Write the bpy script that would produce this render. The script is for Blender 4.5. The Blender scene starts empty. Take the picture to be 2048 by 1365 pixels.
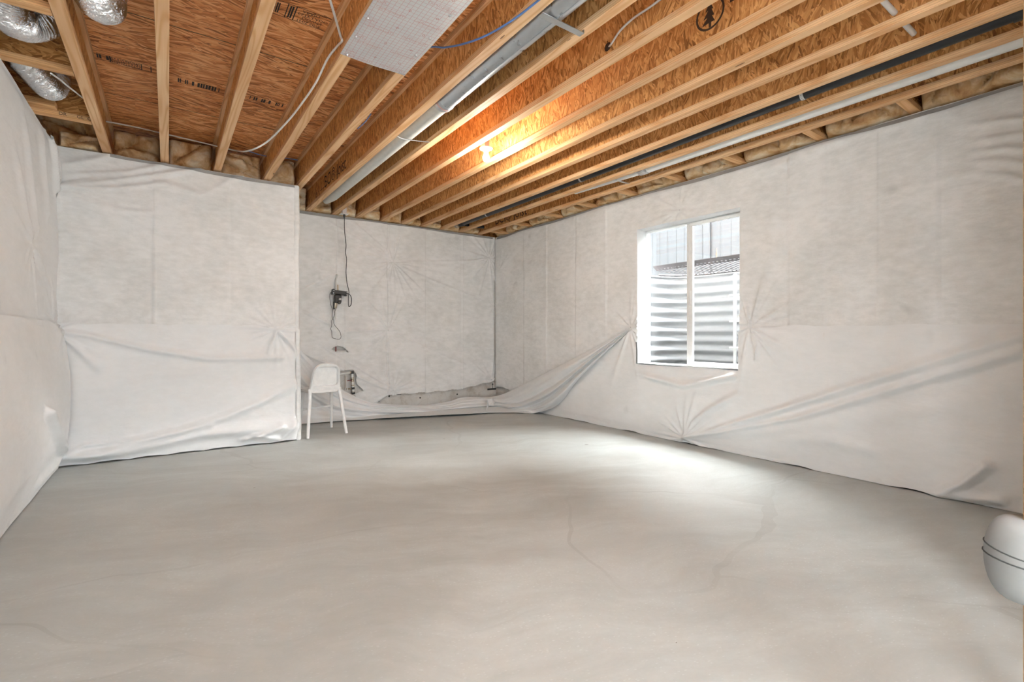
import bpy, bmesh, math, random
import numpy as np
from mathutils import Vector, Matrix

random.seed(7)
SC = bpy.context.scene
COL = SC.collection

# ------------------------------------------------------------------ camera, world, exposure
F_PX, CX, HZ, EYE = 967.7, 1024.0, 670.0, 1.135
YAW = math.atan((1024 - 336) / F_PX)
cam_d = bpy.data.cameras.new('camera')
cam_d.sensor_width = 36.0
cam_d.lens = F_PX / 2048 * 36.0
cam_d.shift_y = -12.5 / 2048
cam_d.clip_start = 0.02
cam = bpy.data.objects.new('camera', cam_d)
COL.objects.link(cam)
cam.location = (0, 0, EYE)
cam.rotation_euler = (math.pi / 2, 0, -YAW)
SC.camera = cam

world = bpy.data.worlds.new('overcast_sky')
SC.world = world
world.use_nodes = True
wb = world.node_tree.nodes['Background']
wb.inputs[0].default_value = (0.86, 0.945, 1.0, 1)
wb.inputs[1].default_value = 3.4

SC.view_settings.view_transform = 'Standard'
SC.view_settings.look = 'None'
SC.view_settings.gamma = 1.0
SC.view_settings.use_curve_mapping = False
SC.view_settings.exposure = 1.36

sun_d = bpy.data.lights.new('hazy_sun', 'SUN')
sun_d.energy = 122.0
sun_d.angle = math.radians(82)
sun_d.color = (0.97, 0.985, 1.0)
sun = bpy.data.objects.new('hazy_sun', sun_d)
COL.objects.link(sun)
sun.location = (9, 3.4, 8)
sun.rotation_euler = Vector((-1.0, -0.08, -1.2)).to_track_quat('-Z', 'Y').to_euler()
# sampling portals in the window and the added rear doorway (they give off no light of their own)
def portal(name, loc, aim, w, h):
    d = bpy.data.lights.new(name, 'AREA'); d.shape = 'RECTANGLE'; d.size = w; d.size_y = h
    d.cycles.is_portal = True
    o = bpy.data.objects.new(name, d); COL.objects.link(o); o.location = loc
    o.rotation_euler = Vector(aim).to_track_quat('-Z', 'Z').to_euler()
portal('added_door_portal', (0.85, -1.68, 1.15), (0, 1, 0), 2.3, 2.3)
portal('window_portal', (4.66, 3.115, 1.565), (-1, 0, 0), 1.35, 1.6)
cy = SC.cycles
cy.max_bounces = 6; cy.diffuse_bounces = 4; cy.glossy_bounces = 3; cy.transmission_bounces = 4; cy.transparent_max_bounces = 6
cy.caustics_reflective = False; cy.caustics_refractive = False
cy.use_adaptive_sampling = True; cy.adaptive_threshold = 0.15; cy.adaptive_min_samples = 16
cy.use_denoising = True
cy.sample_clamp_indirect = 6.0

# watts of the bare bulbs (their lights are made in the lamp builder below)
W_ROOM = 18.0
FILL_GLOBE = 29.0        # brightness of the unseen globes added behind the viewpoint as fill

# ------------------------------------------------------------------ measuring helpers
FW = np.array([math.sin(YAW), math.cos(YAW)])
RT = np.array([math.cos(YAW), -math.sin(YAW)])
def ray(x, y):
    d = FW + RT * (x - CX) / F_PX
    return np.array([d[0], d[1], (HZ - y) / F_PX])
def atz(x, y, z):
    r = ray(x, y); return r * ((z - EYE) / r[2]) + [0, 0, EYE]
def atX(x, y, X):
    r = ray(x, y); return r * (X / r[0]) + [0, 0, EYE]
def atY(x, y, Y):
    r = ray(x, y); return r * (Y / r[1]) + [0, 0, EYE]

# ------------------------------------------------------------------ room measures (metres)
XL, XR = -0.79, 4.415          # faces of the white wall sheets
YB, YJ = 6.697, 5.604          # back wall, jogged wall at left
XJ = 1.14                      # outer corner of the jog
YF = -1.5                      # wall behind the viewpoint
ZT = 2.745                     # top of the sheets
ZJ = 2.755                     # underside of joists
JD = 0.302                     # joist depth
ZS = ZJ + JD                   # underside of subfloor

# ------------------------------------------------------------------ object helpers
ORG = {}
def link(o, parent, origin):
    COL.objects.link(o)
    ORG[o] = Vector(origin)
    if parent is not None:
        o.parent = parent
        o.location = Vector(origin) - ORG[parent]
    else:
        o.location = origin
    return o
def tag(o, label=None, cat=None, group=None, kind=None):
    if label: o['label'] = label
    if cat: o['category'] = cat
    if group: o['group'] = group
    if kind: o['kind'] = kind
    return o
def empty(name, loc, label=None, cat=None, group=None, kind=None):
    o = bpy.data.objects.new(name, None)
    o.empty_display_size = 0.05
    link(o, None, loc)
    return tag(o, label, cat, group, kind)
def mesh_obj(name, verts, faces, mat, parent=None, smooth=False, origin=None):
    v = np.asarray(verts, dtype=np.float64)
    if origin is None:
        lo, hi = v.min(0), v.max(0)
        origin = ((lo[0] + hi[0]) / 2, (lo[1] + hi[1]) / 2, lo[2])
    v = v - np.array(origin)
    me = bpy.data.meshes.new(name)
    me.from_pydata(v.tolist(), [], [list(map(int, f)) for f in faces] if not isinstance(faces, list) else faces)
    me.update()
    if smooth:
        me.polygons.foreach_set('use_smooth', [True] * len(me.polygons))
    if mat: me.materials.append(mat)
    return link(bpy.data.objects.new(name, me), parent, origin)

class MB:
    """collects shapes for ONE mesh object"""
    def __init__(s): s.v = []; s.f = []
    def add(s, v, f):
        n = len(s.v)
        s.v += [tuple(map(float, p)) for p in v]
        s.f += [[i + n for i in q] for q in f]
        return s
    def box(s, x0, x1, y0, y1, z0, z1, bev=0.0, M=None):
        x0, x1 = min(x0, x1), max(x0, x1); y0, y1 = min(y0, y1), max(y0, y1); z0, z1 = min(z0, z1), max(z0, z1)
        bm = bmesh.new()
        bmesh.ops.create_cube(bm, size=1.0)
        for p in bm.verts:
            p.co = Vector(((x0 + x1) / 2 + p.co.x * (x1 - x0), (y0 + y1) / 2 + p.co.y * (y1 - y0), (z0 + z1) / 2 + p.co.z * (z1 - z0)))
        if bev > 0:
            bmesh.ops.bevel(bm, geom=list(bm.edges), offset=bev, segments=1, profile=0.5, affect='EDGES')
        if M is not None: bm.transform(M)
        bm.verts.index_update()
        s.add([p.co[:] for p in bm.verts], [[q.index for q in fc.verts] for fc in bm.faces])
        bm.free(); return s
    def tube(s, pts, r, n=10, cap=True):
        P = [Vector(p) for p in pts]
        rr = r if isinstance(r, (list, tuple, np.ndarray)) else [r] * len(P)
        T = []
        for i in range(len(P)):
            a, b = P[max(i - 1, 0)], P[min(i + 1, len(P) - 1)]
            d = b - a
            T.append(d.normalized() if d.length > 1e-9 else Vector((0, 0, 1)))
        u = T[0].orthogonal().normalized()
        V = []; Fc = []
        for i, p in enumerate(P):
            u = (u - T[i] * u.dot(T[i])).normalized()
            w = T[i].cross(u)
            for k in range(n):
                a = 2 * math.pi * k / n
                V.append(p + (u * math.cos(a) + w * math.sin(a)) * rr[i])
        for i in range(len(P) - 1):
            for k in range(n):
                k2 = (k + 1) % n
                Fc.append([i * n + k, i * n + k2, (i + 1) * n + k2, (i + 1) * n + k])
        if cap:
            Fc.append(list(range(n - 1, -1, -1)))
            Fc.append([(len(P) - 1) * n + k for k in range(n)])
        return s.add(V, Fc)
    def lathe(s, prof, c=(0, 0, 0), n=24, axis='z'):
        V = []; Fc = []
        for (r, h) in prof:
            for k in range(n):
                a = 2 * math.pi * k / n
                p = (r * math.cos(a), r * math.sin(a), h)
                if axis == 'y': p = (p[0], p[2], p[1])
                if axis == 'x': p = (p[2], p[0], p[1])
                V.append((p[0] + c[0], p[1] + c[1], p[2] + c[2]))
        for i in range(len(prof) - 1):
            for k in range(n):
                k2 = (k + 1) % n
                Fc.append([i * n + k, i * n + k2, (i + 1) * n + k2, (i + 1) * n + k])
        Fc.append(list(range(n)));  Fc.append([(len(prof) - 1) * n + k for k in range(n - 1, -1, -1)])
        return s.add(V, Fc)
    def build(s, name, mat, parent=None, smooth=False, origin=None):
        o = mesh_obj(name, s.v, s.f, mat, parent, False, origin)
        bm = bmesh.new(); bm.from_mesh(o.data)
        bmesh.ops.recalc_face_normals(bm, faces=bm.faces)
        bm.to_mesh(o.data); bm.free()
        if smooth:
            o.data.polygons.foreach_set('use_smooth', [True] * len(o.data.polygons))
            try: o.data.set_sharp_from_angle(angle=math.radians(40))
            except Exception: pass
        return o

def spline(P, n):
    """Catmull-Rom through the points, n samples"""
    P = np.asarray(P, float)
    if len(P) == 2:
        t = np.linspace(0, 1, n)[:, None]; return P[0] * (1 - t) + P[1] * t
    Q = np.vstack([2 * P[0] - P[1], P, 2 * P[-1] - P[-2]])
    m = len(P) - 1
    t = np.linspace(0, m, n); i = np.minimum(t.astype(int), m - 1); u = (t - i)[:, None]
    a, b, c, d = Q[i], Q[i + 1], Q[i + 2], Q[i + 3]
    return 0.5 * ((2 * b) + (c - a) * u + (2 * a - 5 * b + 4 * c - d) * u ** 2 + (3 * b - a - 3 * c + d) * u ** 3)

def lattice(seed, n=97):
    return np.random.RandomState(seed).rand(n, n)
LT = {}
def vnoise(u, v, seed=0):
    if seed not in LT: LT[seed] = lattice(seed)
    L = LT[seed]; n = L.shape[0]
    iu = np.floor(u).astype(int); iv = np.floor(v).astype(int)
    fu = u - iu; fv = v - iv
    fu = fu * fu * (3 - 2 * fu); fv = fv * fv * (3 - 2 * fv)
    a = L[iu % n, iv % n]; b = L[(iu + 1) % n, iv % n]; c = L[iu % n, (iv + 1) % n]; d = L[(iu + 1) % n, (iv + 1) % n]
    return (a * (1 - fu) + b * fu) * (1 - fv) + (c * (1 - fu) + d * fu) * fv - 0.5
def fbm(u, v, seed=0, o=4):
    s = 0; a = 1.0
    for k in range(o):
        s = s + a * vnoise(u * 2 ** k, v * 2 ** k, seed + k); a *= 0.5
    return s

# ------------------------------------------------------------------ materials
def new_mat(name):
    m = bpy.data.materials.new(name); m.use_nodes = True
    nt = m.node_tree
    return m, nt, nt.nodes['Principled BSDF']
class G:
    """tiny node-graph helper"""
    def __init__(s, nt): s.nt = nt
    def n(s, typ, **kw):
        x = s.nt.nodes.new(typ)
        for k, v in kw.items():
            if k == 'ins':
                for kk, vv in v.items():
                    if isinstance(vv, bpy.types.NodeSocket): s.nt.links.new(vv, x.inputs[kk])
                    else: x.inputs[kk].default_value = vv
            else: setattr(x, k, v)
        return x
    def math(s, op, a, b=0.0, c=None, clamp=False):
        x = s.n('ShaderNodeMath', operation=op, use_clamp=clamp)
        for i, v in enumerate((a, b) if c is None else (a, b, c)):
            if isinstance(v, bpy.types.NodeSocket): s.nt.links.new(v, x.inputs[i])
            else: x.inputs[i].default_value = v
        return x.outputs[0]
    def vmath(s, op, a, b):
        x = s.n('ShaderNodeVectorMath', operation=op)
        for i, v in enumerate((a, b)):
            if isinstance(v, bpy.types.NodeSocket): s.nt.links.new(v, x.inputs[i])
            else: x.inputs[i].default_value = v
        return x.outputs[0]
    def ramp(s, fac, stops, interp='LINEAR'):
        x = s.n('ShaderNodeValToRGB'); r = x.color_ramp; r.interpolation = interp
        while len(r.elements) < len(stops): r.elements.new(0.5)
        for e, (p, c) in zip(r.elements, stops):
            e.position = p; e.color = tuple(c) + (1,) if len(c) == 3 else c
        s.nt.links.new(fac, x.inputs[0]); return x.outputs[0]
    def mix(s, fac, a, b, blend='MIX'):
        x = s.n('ShaderNodeMix', data_type='RGBA', blend_type=blend)
        for i, v in ((0, fac), (6, a), (7, b)):
            if isinstance(v, bpy.types.NodeSocket): s.nt.links.new(v, x.inputs[i])
            else: x.inputs[i].default_value = v if i == 0 else (tuple(v) + (1,) if len(v) == 3 else v)
        return x.outputs[2]
    def coords(s, order='xyz', scale=(1, 1, 1), rnd=True, obj=True):
        tc = s.n('ShaderNodeTexCoord').outputs['Object' if obj else 'Generated']
        sp = s.n('ShaderNodeSeparateXYZ', ins={0: tc})
        cb = s.n('ShaderNodeCombineXYZ')
        for i, ch in enumerate(order):
            s.nt.links.new(sp.outputs['xyz'.index(ch)], cb.inputs[i])
        v = cb.outputs[0]
        if rnd:
            oi = s.n('ShaderNodeObjectInfo').outputs['Random']
            off = s.n('ShaderNodeCombineXYZ')
            s.nt.links.new(s.math('MULTIPLY', oi, 17.0), off.inputs[0])
            s.nt.links.new(s.math('MULTIPLY', oi, 31.0), off.inputs[1])
            v = s.vmath('ADD', v, off.outputs[0])
        if scale != (1, 1, 1):
            v = s.vmath('MULTIPLY', v, scale)
        return v
    def noise(s, vec, scale, detail=4, rough=0.55, dist=0.0):
        return s.n('ShaderNodeTexNoise', ins={'Vector': vec, 'Scale': scale, 'Detail': detail, 'Roughness': rough, 'Distortion': dist}).outputs[0]
    def bump(s, h, strength, dist, bsdf):
        b = s.n('ShaderNodeBump', ins={'Strength': strength, 'Distance': dist, 'Height': h})
        s.nt.links.new(b.outputs[0], bsdf.inputs['Normal'])

def flat(name, col, rough=0.6, metal=0.0, spec=None, bump=None):
    m, nt, b = new_mat(name)
    g = G(nt)
    n = g.noise(g.coords(), 24, 3)
    c2 = tuple(c * 0.86 for c in col)
    nt.links.new(g.mix(n, c2, tuple(min(1, c * 1.1) for c in col)), b.inputs['Base Color'])
    b.inputs['Roughness'].default_value = rough; b.inputs['Metallic'].default_value = metal
    if spec is not None: b.inputs['Specular IOR Level'].default_value = spec
    if bump: g.bump(g.noise(g.coords(), bump[0], 3), bump[1], bump[2], b)
    return m

def osb(name, order, cols, spread, cell, strand, rough=0.62):
    """oriented strand board: patches of flakes, each patch turned its own way"""
    m, nt, b = new_mat(name); g = G(nt)
    P = g.coords(order)
    wob = g.n('ShaderNodeTexNoise', ins={'Vector': P, 'Scale': 9.0, 'Detail': 2.0}).outputs['Color']
    P = g.vmath('ADD', P, g.vmath('MULTIPLY', g.vmath('SUBTRACT', wob, (0.5, 0.5, 0.5)), (0.03, 0.03, 0)))
    layers = []
    for k, (off, cs) in enumerate((((0, 0, 0), 1.0), ((3.7, 5.1, 0), 1.35))):
        Q = g.vmath('ADD', P, off)
        reg = g.n('ShaderNodeTexVoronoi', ins={'Vector': g.vmath('MULTIPLY', Q, (cell[0] * cs, cell[1] * cs, 1)), 'Scale': 1.0})
        sp = g.n('ShaderNodeSeparateColor', ins={0: reg.outputs['Color']})
        ang = g.math('MULTIPLY', g.math('SUBTRACT', sp.outputs[0], 0.5), spread)
        rot = g.n('ShaderNodeVectorRotate', rotation_type='Z_AXIS', ins={'Vector': Q, 'Angle': ang}).outputs[0]
        st = g.n('ShaderNodeTexVoronoi', ins={'Vector': g.vmath('MULTIPLY', rot, (strand[0], strand[1], 1)), 'Scale': 1.0})
        sc = g.n('ShaderNodeSeparateColor', ins={0: st.outputs['Color']})
        grain = g.noise(g.vmath('MULTIPLY', rot, (strand[0] * 1.5, strand[1] * 5, 1)), 1.0, 3)
        val = g.math('ADD', g.math('MULTIPLY', sc.outputs[0], 0.62), g.math('MULTIPLY', grain, 0.45))
        layers.append((val, sc.outputs[1], sp.outputs[1]))
    v = layers[0][0]
    for k in (1,):
        x = g.n('ShaderNodeMix', data_type='FLOAT')
        nt.links.new(g.math('GREATER_THAN', layers[k][1], 0.62), x.inputs[0])
        nt.links.new(v, x.inputs[2]); nt.links.new(layers[k][0], x.inputs[3])
        v = x.outputs[0]
    big = g.noise(P, 1.6, 2)
    v2 = g.math('ADD', v, g.math('MULTIPLY', g.math('SUBTRACT', big, 0.5), 0.35))
    col = g.ramp(v2, [(0.14, cols[0]), (0.34, cols[1]), (0.56, cols[2]), (0.86, cols[3])])
    chip = g.noise(g.vmath('MULTIPLY', P, (1.0, 2.2, 1)), 26, 2)
    col = g.mix(g.math('MULTIPLY', g.math('GREATER_THAN', chip, 0.735), 0.8), col, tuple(c * 0.25 for c in cols[0]))
    nt.links.new(col, b.inputs['Base Color'])
    b.inputs['Roughness'].default_value = rough
    b.inputs['Specular IOR Level'].default_value = 0.25
    return m

def lumber(name, order, light, dark, lines=0.0, rough=0.6):
    """sawn softwood: order's first letter runs along the grain"""
    m, nt, b = new_mat(name); g = G(nt)
    P = g.coords(order)
    S = g.vmath('MULTIPLY', P, (0.55, 9.0, 5.0))
    n1 = g.n('ShaderNodeTexNoise', ins={'Vector': S, 'Scale': 1.0, 'Detail': 1.5, 'Roughness': 0.45}).outputs[0]
    rings = g.math('SINE', g.math('MULTIPLY', n1, 58.0))
    rings = g.math('POWER', g.math('MULTIPLY_ADD', rings, 0.5, 0.5), 2.5)
    fine = g.noise(g.vmath('MULTIPLY', P, (3.0, 160.0, 160.0)), 1.0, 2)
    tone = g.noise(g.vmath('MULTIPLY', P, (0.9, 2.0, 2.0)), 1.0, 2)
    col = g.mix(g.math('MULTIPLY', rings, 0.75), light, dark)
    col = g.mix(g.math('MULTIPLY', fine, 0.45), col, dark)
    col = g.mix(g.math('MULTIPLY_ADD', tone, 1.6, -0.55, clamp=True), col, tuple(c * 0.82 for c in dark))
    kv = g.n('ShaderNodeTexVoronoi', ins={'Vector': g.vmath('MULTIPLY', P, (1.3, 7.0, 7.0)), 'Scale': 1.0})
    col = g.mix(g.math('LESS_THAN', kv.outputs['Distance'], 0.055), col, tuple(c * 0.35 for c in dark))
    if lines:
        sp = g.n('ShaderNodeSeparateXYZ', ins={0: g.coords('xyz', rnd=False)})
        lam = g.math('SINE', g.math('MULTIPLY', sp.outputs[2], 2 * math.pi / 0.0125))
        col = g.mix(g.math('MULTIPLY', g.math('GREATER_THAN', lam, 0.82), lines), col, tuple(c * 0.4 for c in dark))
    nt.links.new(col, b.inputs['Base Color'])
    b.inputs['Roughness'].default_value = rough
    b.inputs['Specular IOR Level'].default_value = 0.3
    g.bump(fine, 0.15, 0.002, b)
    return m

def fabric(name, base, cloud, amount, fine=0.12):
    """white non-woven sheet over fibreglass, slightly cloudy"""
    m, nt, b = new_mat(name); g = G(nt)
    P = g.coords('xyz')
    a = g.noise(P, 1.7, 3, 0.6)
    c = g.noise(g.vmath('MULTIPLY', P, (1, 1, 2.2)), 9.0, 4, 0.65)
    f = g.noise(P, 160.0, 0)
    mott = g.math('MULTIPLY_ADD', g.math('ADD', g.math('MULTIPLY', a, 0.5), g.math('MULTIPLY', c, 0.5)), 4.2, -1.75, clamp=True)
    col = g.mix(g.math('MULTIPLY', mott, amount), base, cloud)
    spot = g.n('ShaderNodeTexVoronoi', ins={'Vector': g.vmath('ADD', P, g.vmath('MULTIPLY', g.n('ShaderNodeTexNoise', ins={'Vector': P, 'Scale': 4.0}).outputs['Color'], (0.3, 0.3, 0.3))), 'Scale': 1.9})
    sp = g.math('SUBTRACT', 1.0, g.math('MULTIPLY', spot.outputs['Distance'], 9.0), clamp=True)
    col = g.mix(g.math('MULTIPLY', sp, amount * 0.6), col, tuple(x * 0.72 for x in cloud))
    col = g.mix(g.math('MULTIPLY', f, fine), col, tuple(x * 0.8 for x in cloud))
    nt.links.new(col, b.inputs['Base Color'])
    b.inputs['Roughness'].default_value = 0.85
    b.inputs['Specular IOR Level'].default_value = 0.15
    b.inputs['Sheen Weight'].default_value = 0.1
    g.bump(g.noise(g.vmath('MULTIPLY', P, (1, 1, 2.2)), 9.0, 2, 0.6), 0.3, 0.010, b)
    return m

def concrete_floor():
    m, nt, b = new_mat('floor_concrete'); g = G(nt)
    P = g.coords('xyz', rnd=False)
    W = g.vmath('ADD', P, g.vmath('MULTIPLY', g.n('ShaderNodeTexNoise', ins={'Vector': P, 'Scale': 0.8, 'Detail': 3.0}).outputs['Color'], (0.9, 0.9, 0)))
    R = g.n('ShaderNodeVectorRotate', rotation_type='Z_AXIS', ins={'Vector': W, 'Angle': 0.45}).outputs[0]
    big = g.noise(W, 0.55, 5, 0.6)
    streak = g.noise(g.vmath('MULTIPLY', R, (0.55, 2.6, 1)), 1.3, 5, 0.62)
    fine = g.noise(P, 60, 2, 0.7)
    col = g.ramp(big, [(0.28, (0.394, 0.397, 0.377)), (0.5, (0.47, 0.484, 0.468)), (0.72, (0.53, 0.561, 0.554))])
    col = g.mix(g.math('MULTIPLY_ADD', streak, 3.2, -1.35, clamp=True), col, (0.61, 0.641, 0.63))
    mid = g.noise(g.vmath('MULTIPLY', R, (1.0, 2.2, 1)), 6.0, 4, 0.7)
    col = g.mix(g.math('MULTIPLY_ADD', mid, 2.6, -1.0, clamp=True), g.mix(0.16, col, (0.199, 0.184, 0.151)), col)
    pink = g.noise(P, 0.9, 3)
    col = g.mix(g.math('MULTIPLY_ADD', pink, 1.6, -0.75, clamp=True), col, (0.551, 0.545, 0.527))
    col = g.mix(g.math('MULTIPLY', fine, 0.35), col, (0.376, 0.385, 0.369))
    # pale trowel specks
    sv = g.n('ShaderNodeTexVoronoi', ins={'Vector': g.vmath('MULTIPLY', g.n('ShaderNodeVectorRotate', rotation_type='Z_AXIS', ins={'Vector': P, 'Angle': 0.3}).outputs[0], (45, 110, 1)), 'Scale': 1.0})
    sc = g.n('ShaderNodeSeparateColor', ins={0: sv.outputs['Color']})
    sm = g.math('MULTIPLY', g.math('LESS_THAN', sv.outputs['Distance'], 0.24), g.math('GREATER_THAN', sc.outputs[0], 0.66))
    col = g.mix(g.math('MULTIPLY', sm, g.math('MULTIPLY_ADD', streak, 1.1, -0.33, clamp=True)), col, (0.704, 0.75, 0.752))
    # small dark dirt specks
    dv = g.n('ShaderNodeTexVoronoi', ins={'Vector': g.vmath('ADD', g.vmath('MULTIPLY', P, (2.6, 3.6, 1)), g.vmath('MULTIPLY', g.n('ShaderNodeTexNoise', ins={'Vector': P, 'Scale': 30.0}).outputs['Color'], (0.06, 0.06, 0))), 'Scale': 1.0})
    dc = g.n('ShaderNodeSeparateColor', ins={0: dv.outputs['Color']})
    dm = g.math('MULTIPLY', g.math('LESS_THAN', dv.outputs['Distance'], g.math('MULTIPLY', dc.outputs[1], 0.06)), g.math('GREATER_THAN', dc.outputs[0], 0.55))
    col = g.mix(g.math('MULTIPLY', dm, 0.7), col, (0.13, 0.11, 0.09))
    # hairline float marks
    wl = g.n('ShaderNodeTexVoronoi', feature='DISTANCE_TO_EDGE', ins={'Vector': g.vmath('MULTIPLY', R, (0.35, 0.75, 1)), 'Scale': 1.0})
    lm = g.math('MULTIPLY', g.math('LESS_THAN', wl.outputs['Distance'], 0.0045), g.math('MULTIPLY_ADD', g.noise(P, 1.1, 2), 2.2, -0.9, clamp=True))
    col = g.mix(g.math('MULTIPLY', lm, 0.6), col, (0.316, 0.32, 0.302))
    nt.links.new(col, b.inputs['Base Color'])
    b.inputs['Specular IOR Level'].default_value = 0.45
    nt.links.new(g.math('MULTIPLY_ADD', streak, 0.3, 0.32), b.inputs['Roughness'])
    g.bump(g.noise(P, 22, 2), 0.12, 0.006, b)
    return m

def concrete_wall():
    m, nt, b = new_mat('wall_concrete'); g = G(nt)
    P = g.coords('xyz', rnd=False)
    n = g.noise(P, 5.0, 6, 0.65)
    col = g.ramp(n, [(0.3, (0.50, 0.44, 0.375)), (0.45, (0.66, 0.63, 0.585)), (0.7, (0.75, 0.735, 0.71))])
    v = g.n('ShaderNodeTexVoronoi', feature='DISTANCE_TO_EDGE', ins={'Vector': g.vmath('ADD', g.vmath('MULTIPLY', P, (1, 1, 1.5)), g.vmath('MULTIPLY', g.n('ShaderNodeTexNoise', ins={'Vector': P, 'Scale': 3.0}).outputs['Color'], (0.4, 0.4, 0.4))), 'Scale': 4.0})
    col = g.mix(g.math('MULTIPLY', g.math('LESS_THAN', v.outputs['Distance'], 0.014), 0.15), col, (0.25, 0.19, 0.14))
    nt.links.new(col, b.inputs['Base Color'])
    b.inputs['Roughness'].default_value = 0.85
    g.bump(n, 0.3, 0.01, b)
    return m

def batt_mat():
    m, nt, b = new_mat('fibreglass_batt'); g = G(nt)
    P = g.coords('xyz')
    a = g.noise(P, 6.0, 5, 0.6, 0.6)
    f = g.noise(g.vmath('MULTIPLY', P, (1, 1, 1)), 70.0, 3)
    col = g.ramp(a, [(0.30, (0.36, 0.17, 0.062)), (0.42, (0.64, 0.39, 0.185)), (0.54, (0.82, 0.62, 0.38)), (0.68, (0.92, 0.84, 0.67))])
    col = g.mix(g.math('MULTIPLY', f, 0.35), col, (0.36, 0.21, 0.10))
    nt.links.new(col, b.inputs['Base Color'])
    b.inputs['Roughness'].default_value = 0.95
    b.inputs['Specular IOR Level'].default_value = 0.05
    g.bump(f, 0.2, 0.006, b)
    return m

def metal(name, col, rough, metal_=1.0, bump=None):
    m, nt, b = new_mat(name); g = G(nt)
    n = g.noise(g.coords(), 18, 3)
    nt.links.new(g.mix(n, tuple(c * 0.85 for c in col), col), b.inputs['Base Color'])
    b.inputs['Metallic'].default_value = metal_
    nt.links.new(g.math('MULTIPLY_ADD', n, 0.2, rough - 0.1), b.inputs['Roughness'])
    if bump: g.bump(g.noise(g.coords(), bump[0], 4, 0.6, 1.0), bump[1], bump[2], b)
    return m

def foil_grid():
    """silver-white joist-panning board with a fine printed red grid"""
    m, nt, b = new_mat('panning_foil'); g = G(nt)
    P = g.coords('xyz', rnd=False)
    sp = g.n('ShaderNodeSeparateXYZ', ins={0: P})
    def line(s, pitch):
        t = g.math('FRACT', g.math('MULTIPLY', s, 1.0 / pitch))
        return g.math('LESS_THAN', t, 0.075)
    ln = g.math('MAXIMUM', line(sp.outputs[0], 0.0255), line(sp.outputs[1], 0.0255))
    n = g.noise(P, 5.0, 3)
    col = g.mix(n, (0.60, 0.61, 0.62), (0.76, 0.76, 0.76))
    col = g.mix(g.math('MULTIPLY', ln, 0.62), col, (0.55, 0.17, 0.17))
    nt.links.new(col, b.inputs['Base Color'])
    b.inputs['Metallic'].default_value = 0.35
    b.inputs['Roughness'].default_value = 0.42
    g.bump(g.noise(P, 9.0, 3), 0.15, 0.01, b)
    return m

def glass_mat():
    m, nt, b = new_mat('window_glass'); g = G(nt)
    nt.nodes.remove(b)
    tr = g.n('ShaderNodeBsdfTransparent', ins={0: (0.97, 0.985, 0.98, 1)})
    gl = g.n('ShaderNodeBsdfGlossy', ins={0: (1, 1, 1, 1), 'Roughness': 0.02})
    fr = g.n('ShaderNodeFresnel', ins={0: 1.45})
    mx = g.n('ShaderNodeMixShader', ins={0: g.math('MULTIPLY', fr.outputs[0], 0.7), 1: tr.outputs[0], 2: gl.outputs[0]})
    nt.links.new(mx.outputs[0], nt.nodes['Material Output'].inputs[0])
    return m

def emit(name, col, s):
    m, nt, b = new_mat(name)
    b.inputs['Base Color'].default_value = (0.9, 0.9, 0.9, 1)
    b.inputs['Emission Color'].default_value = tuple(col) + (1,)
    b.inputs['Emission Strength'].default_value = s
    return m

M = {}
M['floor'] = concrete_floor()
M['conc'] = concrete_wall()
M['sub'] = osb('subfloor_osb', 'xyz', [(0.12, 0.036, 0.011), (0.52, 0.190, 0.057), (0.76, 0.325, 0.115), (0.93, 0.545, 0.255)], 1.0, (2.6, 8.0), (7.0, 75.0))
M['web'] = osb('joist_web_osb', 'zyx', [(0.21, 0.082, 0.024), (0.50, 0.215, 0.064), (0.66, 0.315, 0.100), (0.86, 0.50, 0.200)], 1.25, (7.0, 13.0), (13.0, 85.0))
M['webx'] = osb('blocking_web_osb', 'xzy', [(0.21, 0.082, 0.024), (0.50, 0.215, 0.064), (0.66, 0.315, 0.100), (0.86, 0.50, 0.200)], 1.25, (7.0, 13.0), (13.0, 85.0))
M['lum'] = lumber('flange_lumber', 'yxz', (0.92, 0.64, 0.375), (0.66, 0.335, 0.135), 0.5)
M['lumx'] = lumber('blocking_lumber', 'xyz', (0.90, 0.58, 0.30), (0.64, 0.315, 0.115), 0.5)
M['lumz'] = lumber('stud_lumber', 'zxy', (0.64, 0.41, 0.22), (0.45, 0.24, 0.10))
M['up'] = fabric('upper_sheet_fabric', (0.85, 0.85, 0.845), (0.67, 0.675, 0.66), 0.85)
M['low'] = fabric('lower_sheet_fabric', (0.835, 0.842, 0.845), (0.735, 0.743, 0.74), 0.5, 0.08)
M['hem'] = fabric('sheet_hem_fabric', (0.36, 0.35, 0.34), (0.26, 0.25, 0.245), 0.7)
M['batt'] = batt_mat()
M['foilflex'] = metal('flex_duct_foil', (0.80, 0.81, 0.83), 0.22, 1.0, (38, 0.6, 0.012))
M['galv'] = metal('galvanised_steel', (0.62, 0.66, 0.70), 0.30, 0.9)
M['wrap'] = flat('duct_white_wrap', (0.62, 0.62, 0.58), 0.55)
M['whiteduct'] = metal('pale_duct', (0.86, 0.86, 0.83), 0.35, 0.25)
M['foil'] = foil_grid()
M['redink'] = flat('red_ink', (0.52, 0.13, 0.13), 0.7)
M['redink2'] = flat('faint_red_ink', (0.62, 0.38, 0.37), 0.7)
M['ink'] = flat('black_ink', (0.018, 0.014, 0.012), 0.8)
M['ink2'] = flat('brown_ink', (0.055, 0.028, 0.014), 0.8)
M['abs'] = flat('black_abs', (0.012, 0.013, 0.015), 0.35)
M['black'] = flat('black_plastic', (0.022, 0.022, 0.022), 0.45)
M['cordw'] = flat('white_cable', (0.70, 0.69, 0.66), 0.5)
M['cordb'] = flat('blue_cable', (0.10, 0.22, 0.52), 0.45)
M['pvc'] = flat('white_pvc', (0.74, 0.73, 0.70), 0.4)
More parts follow.
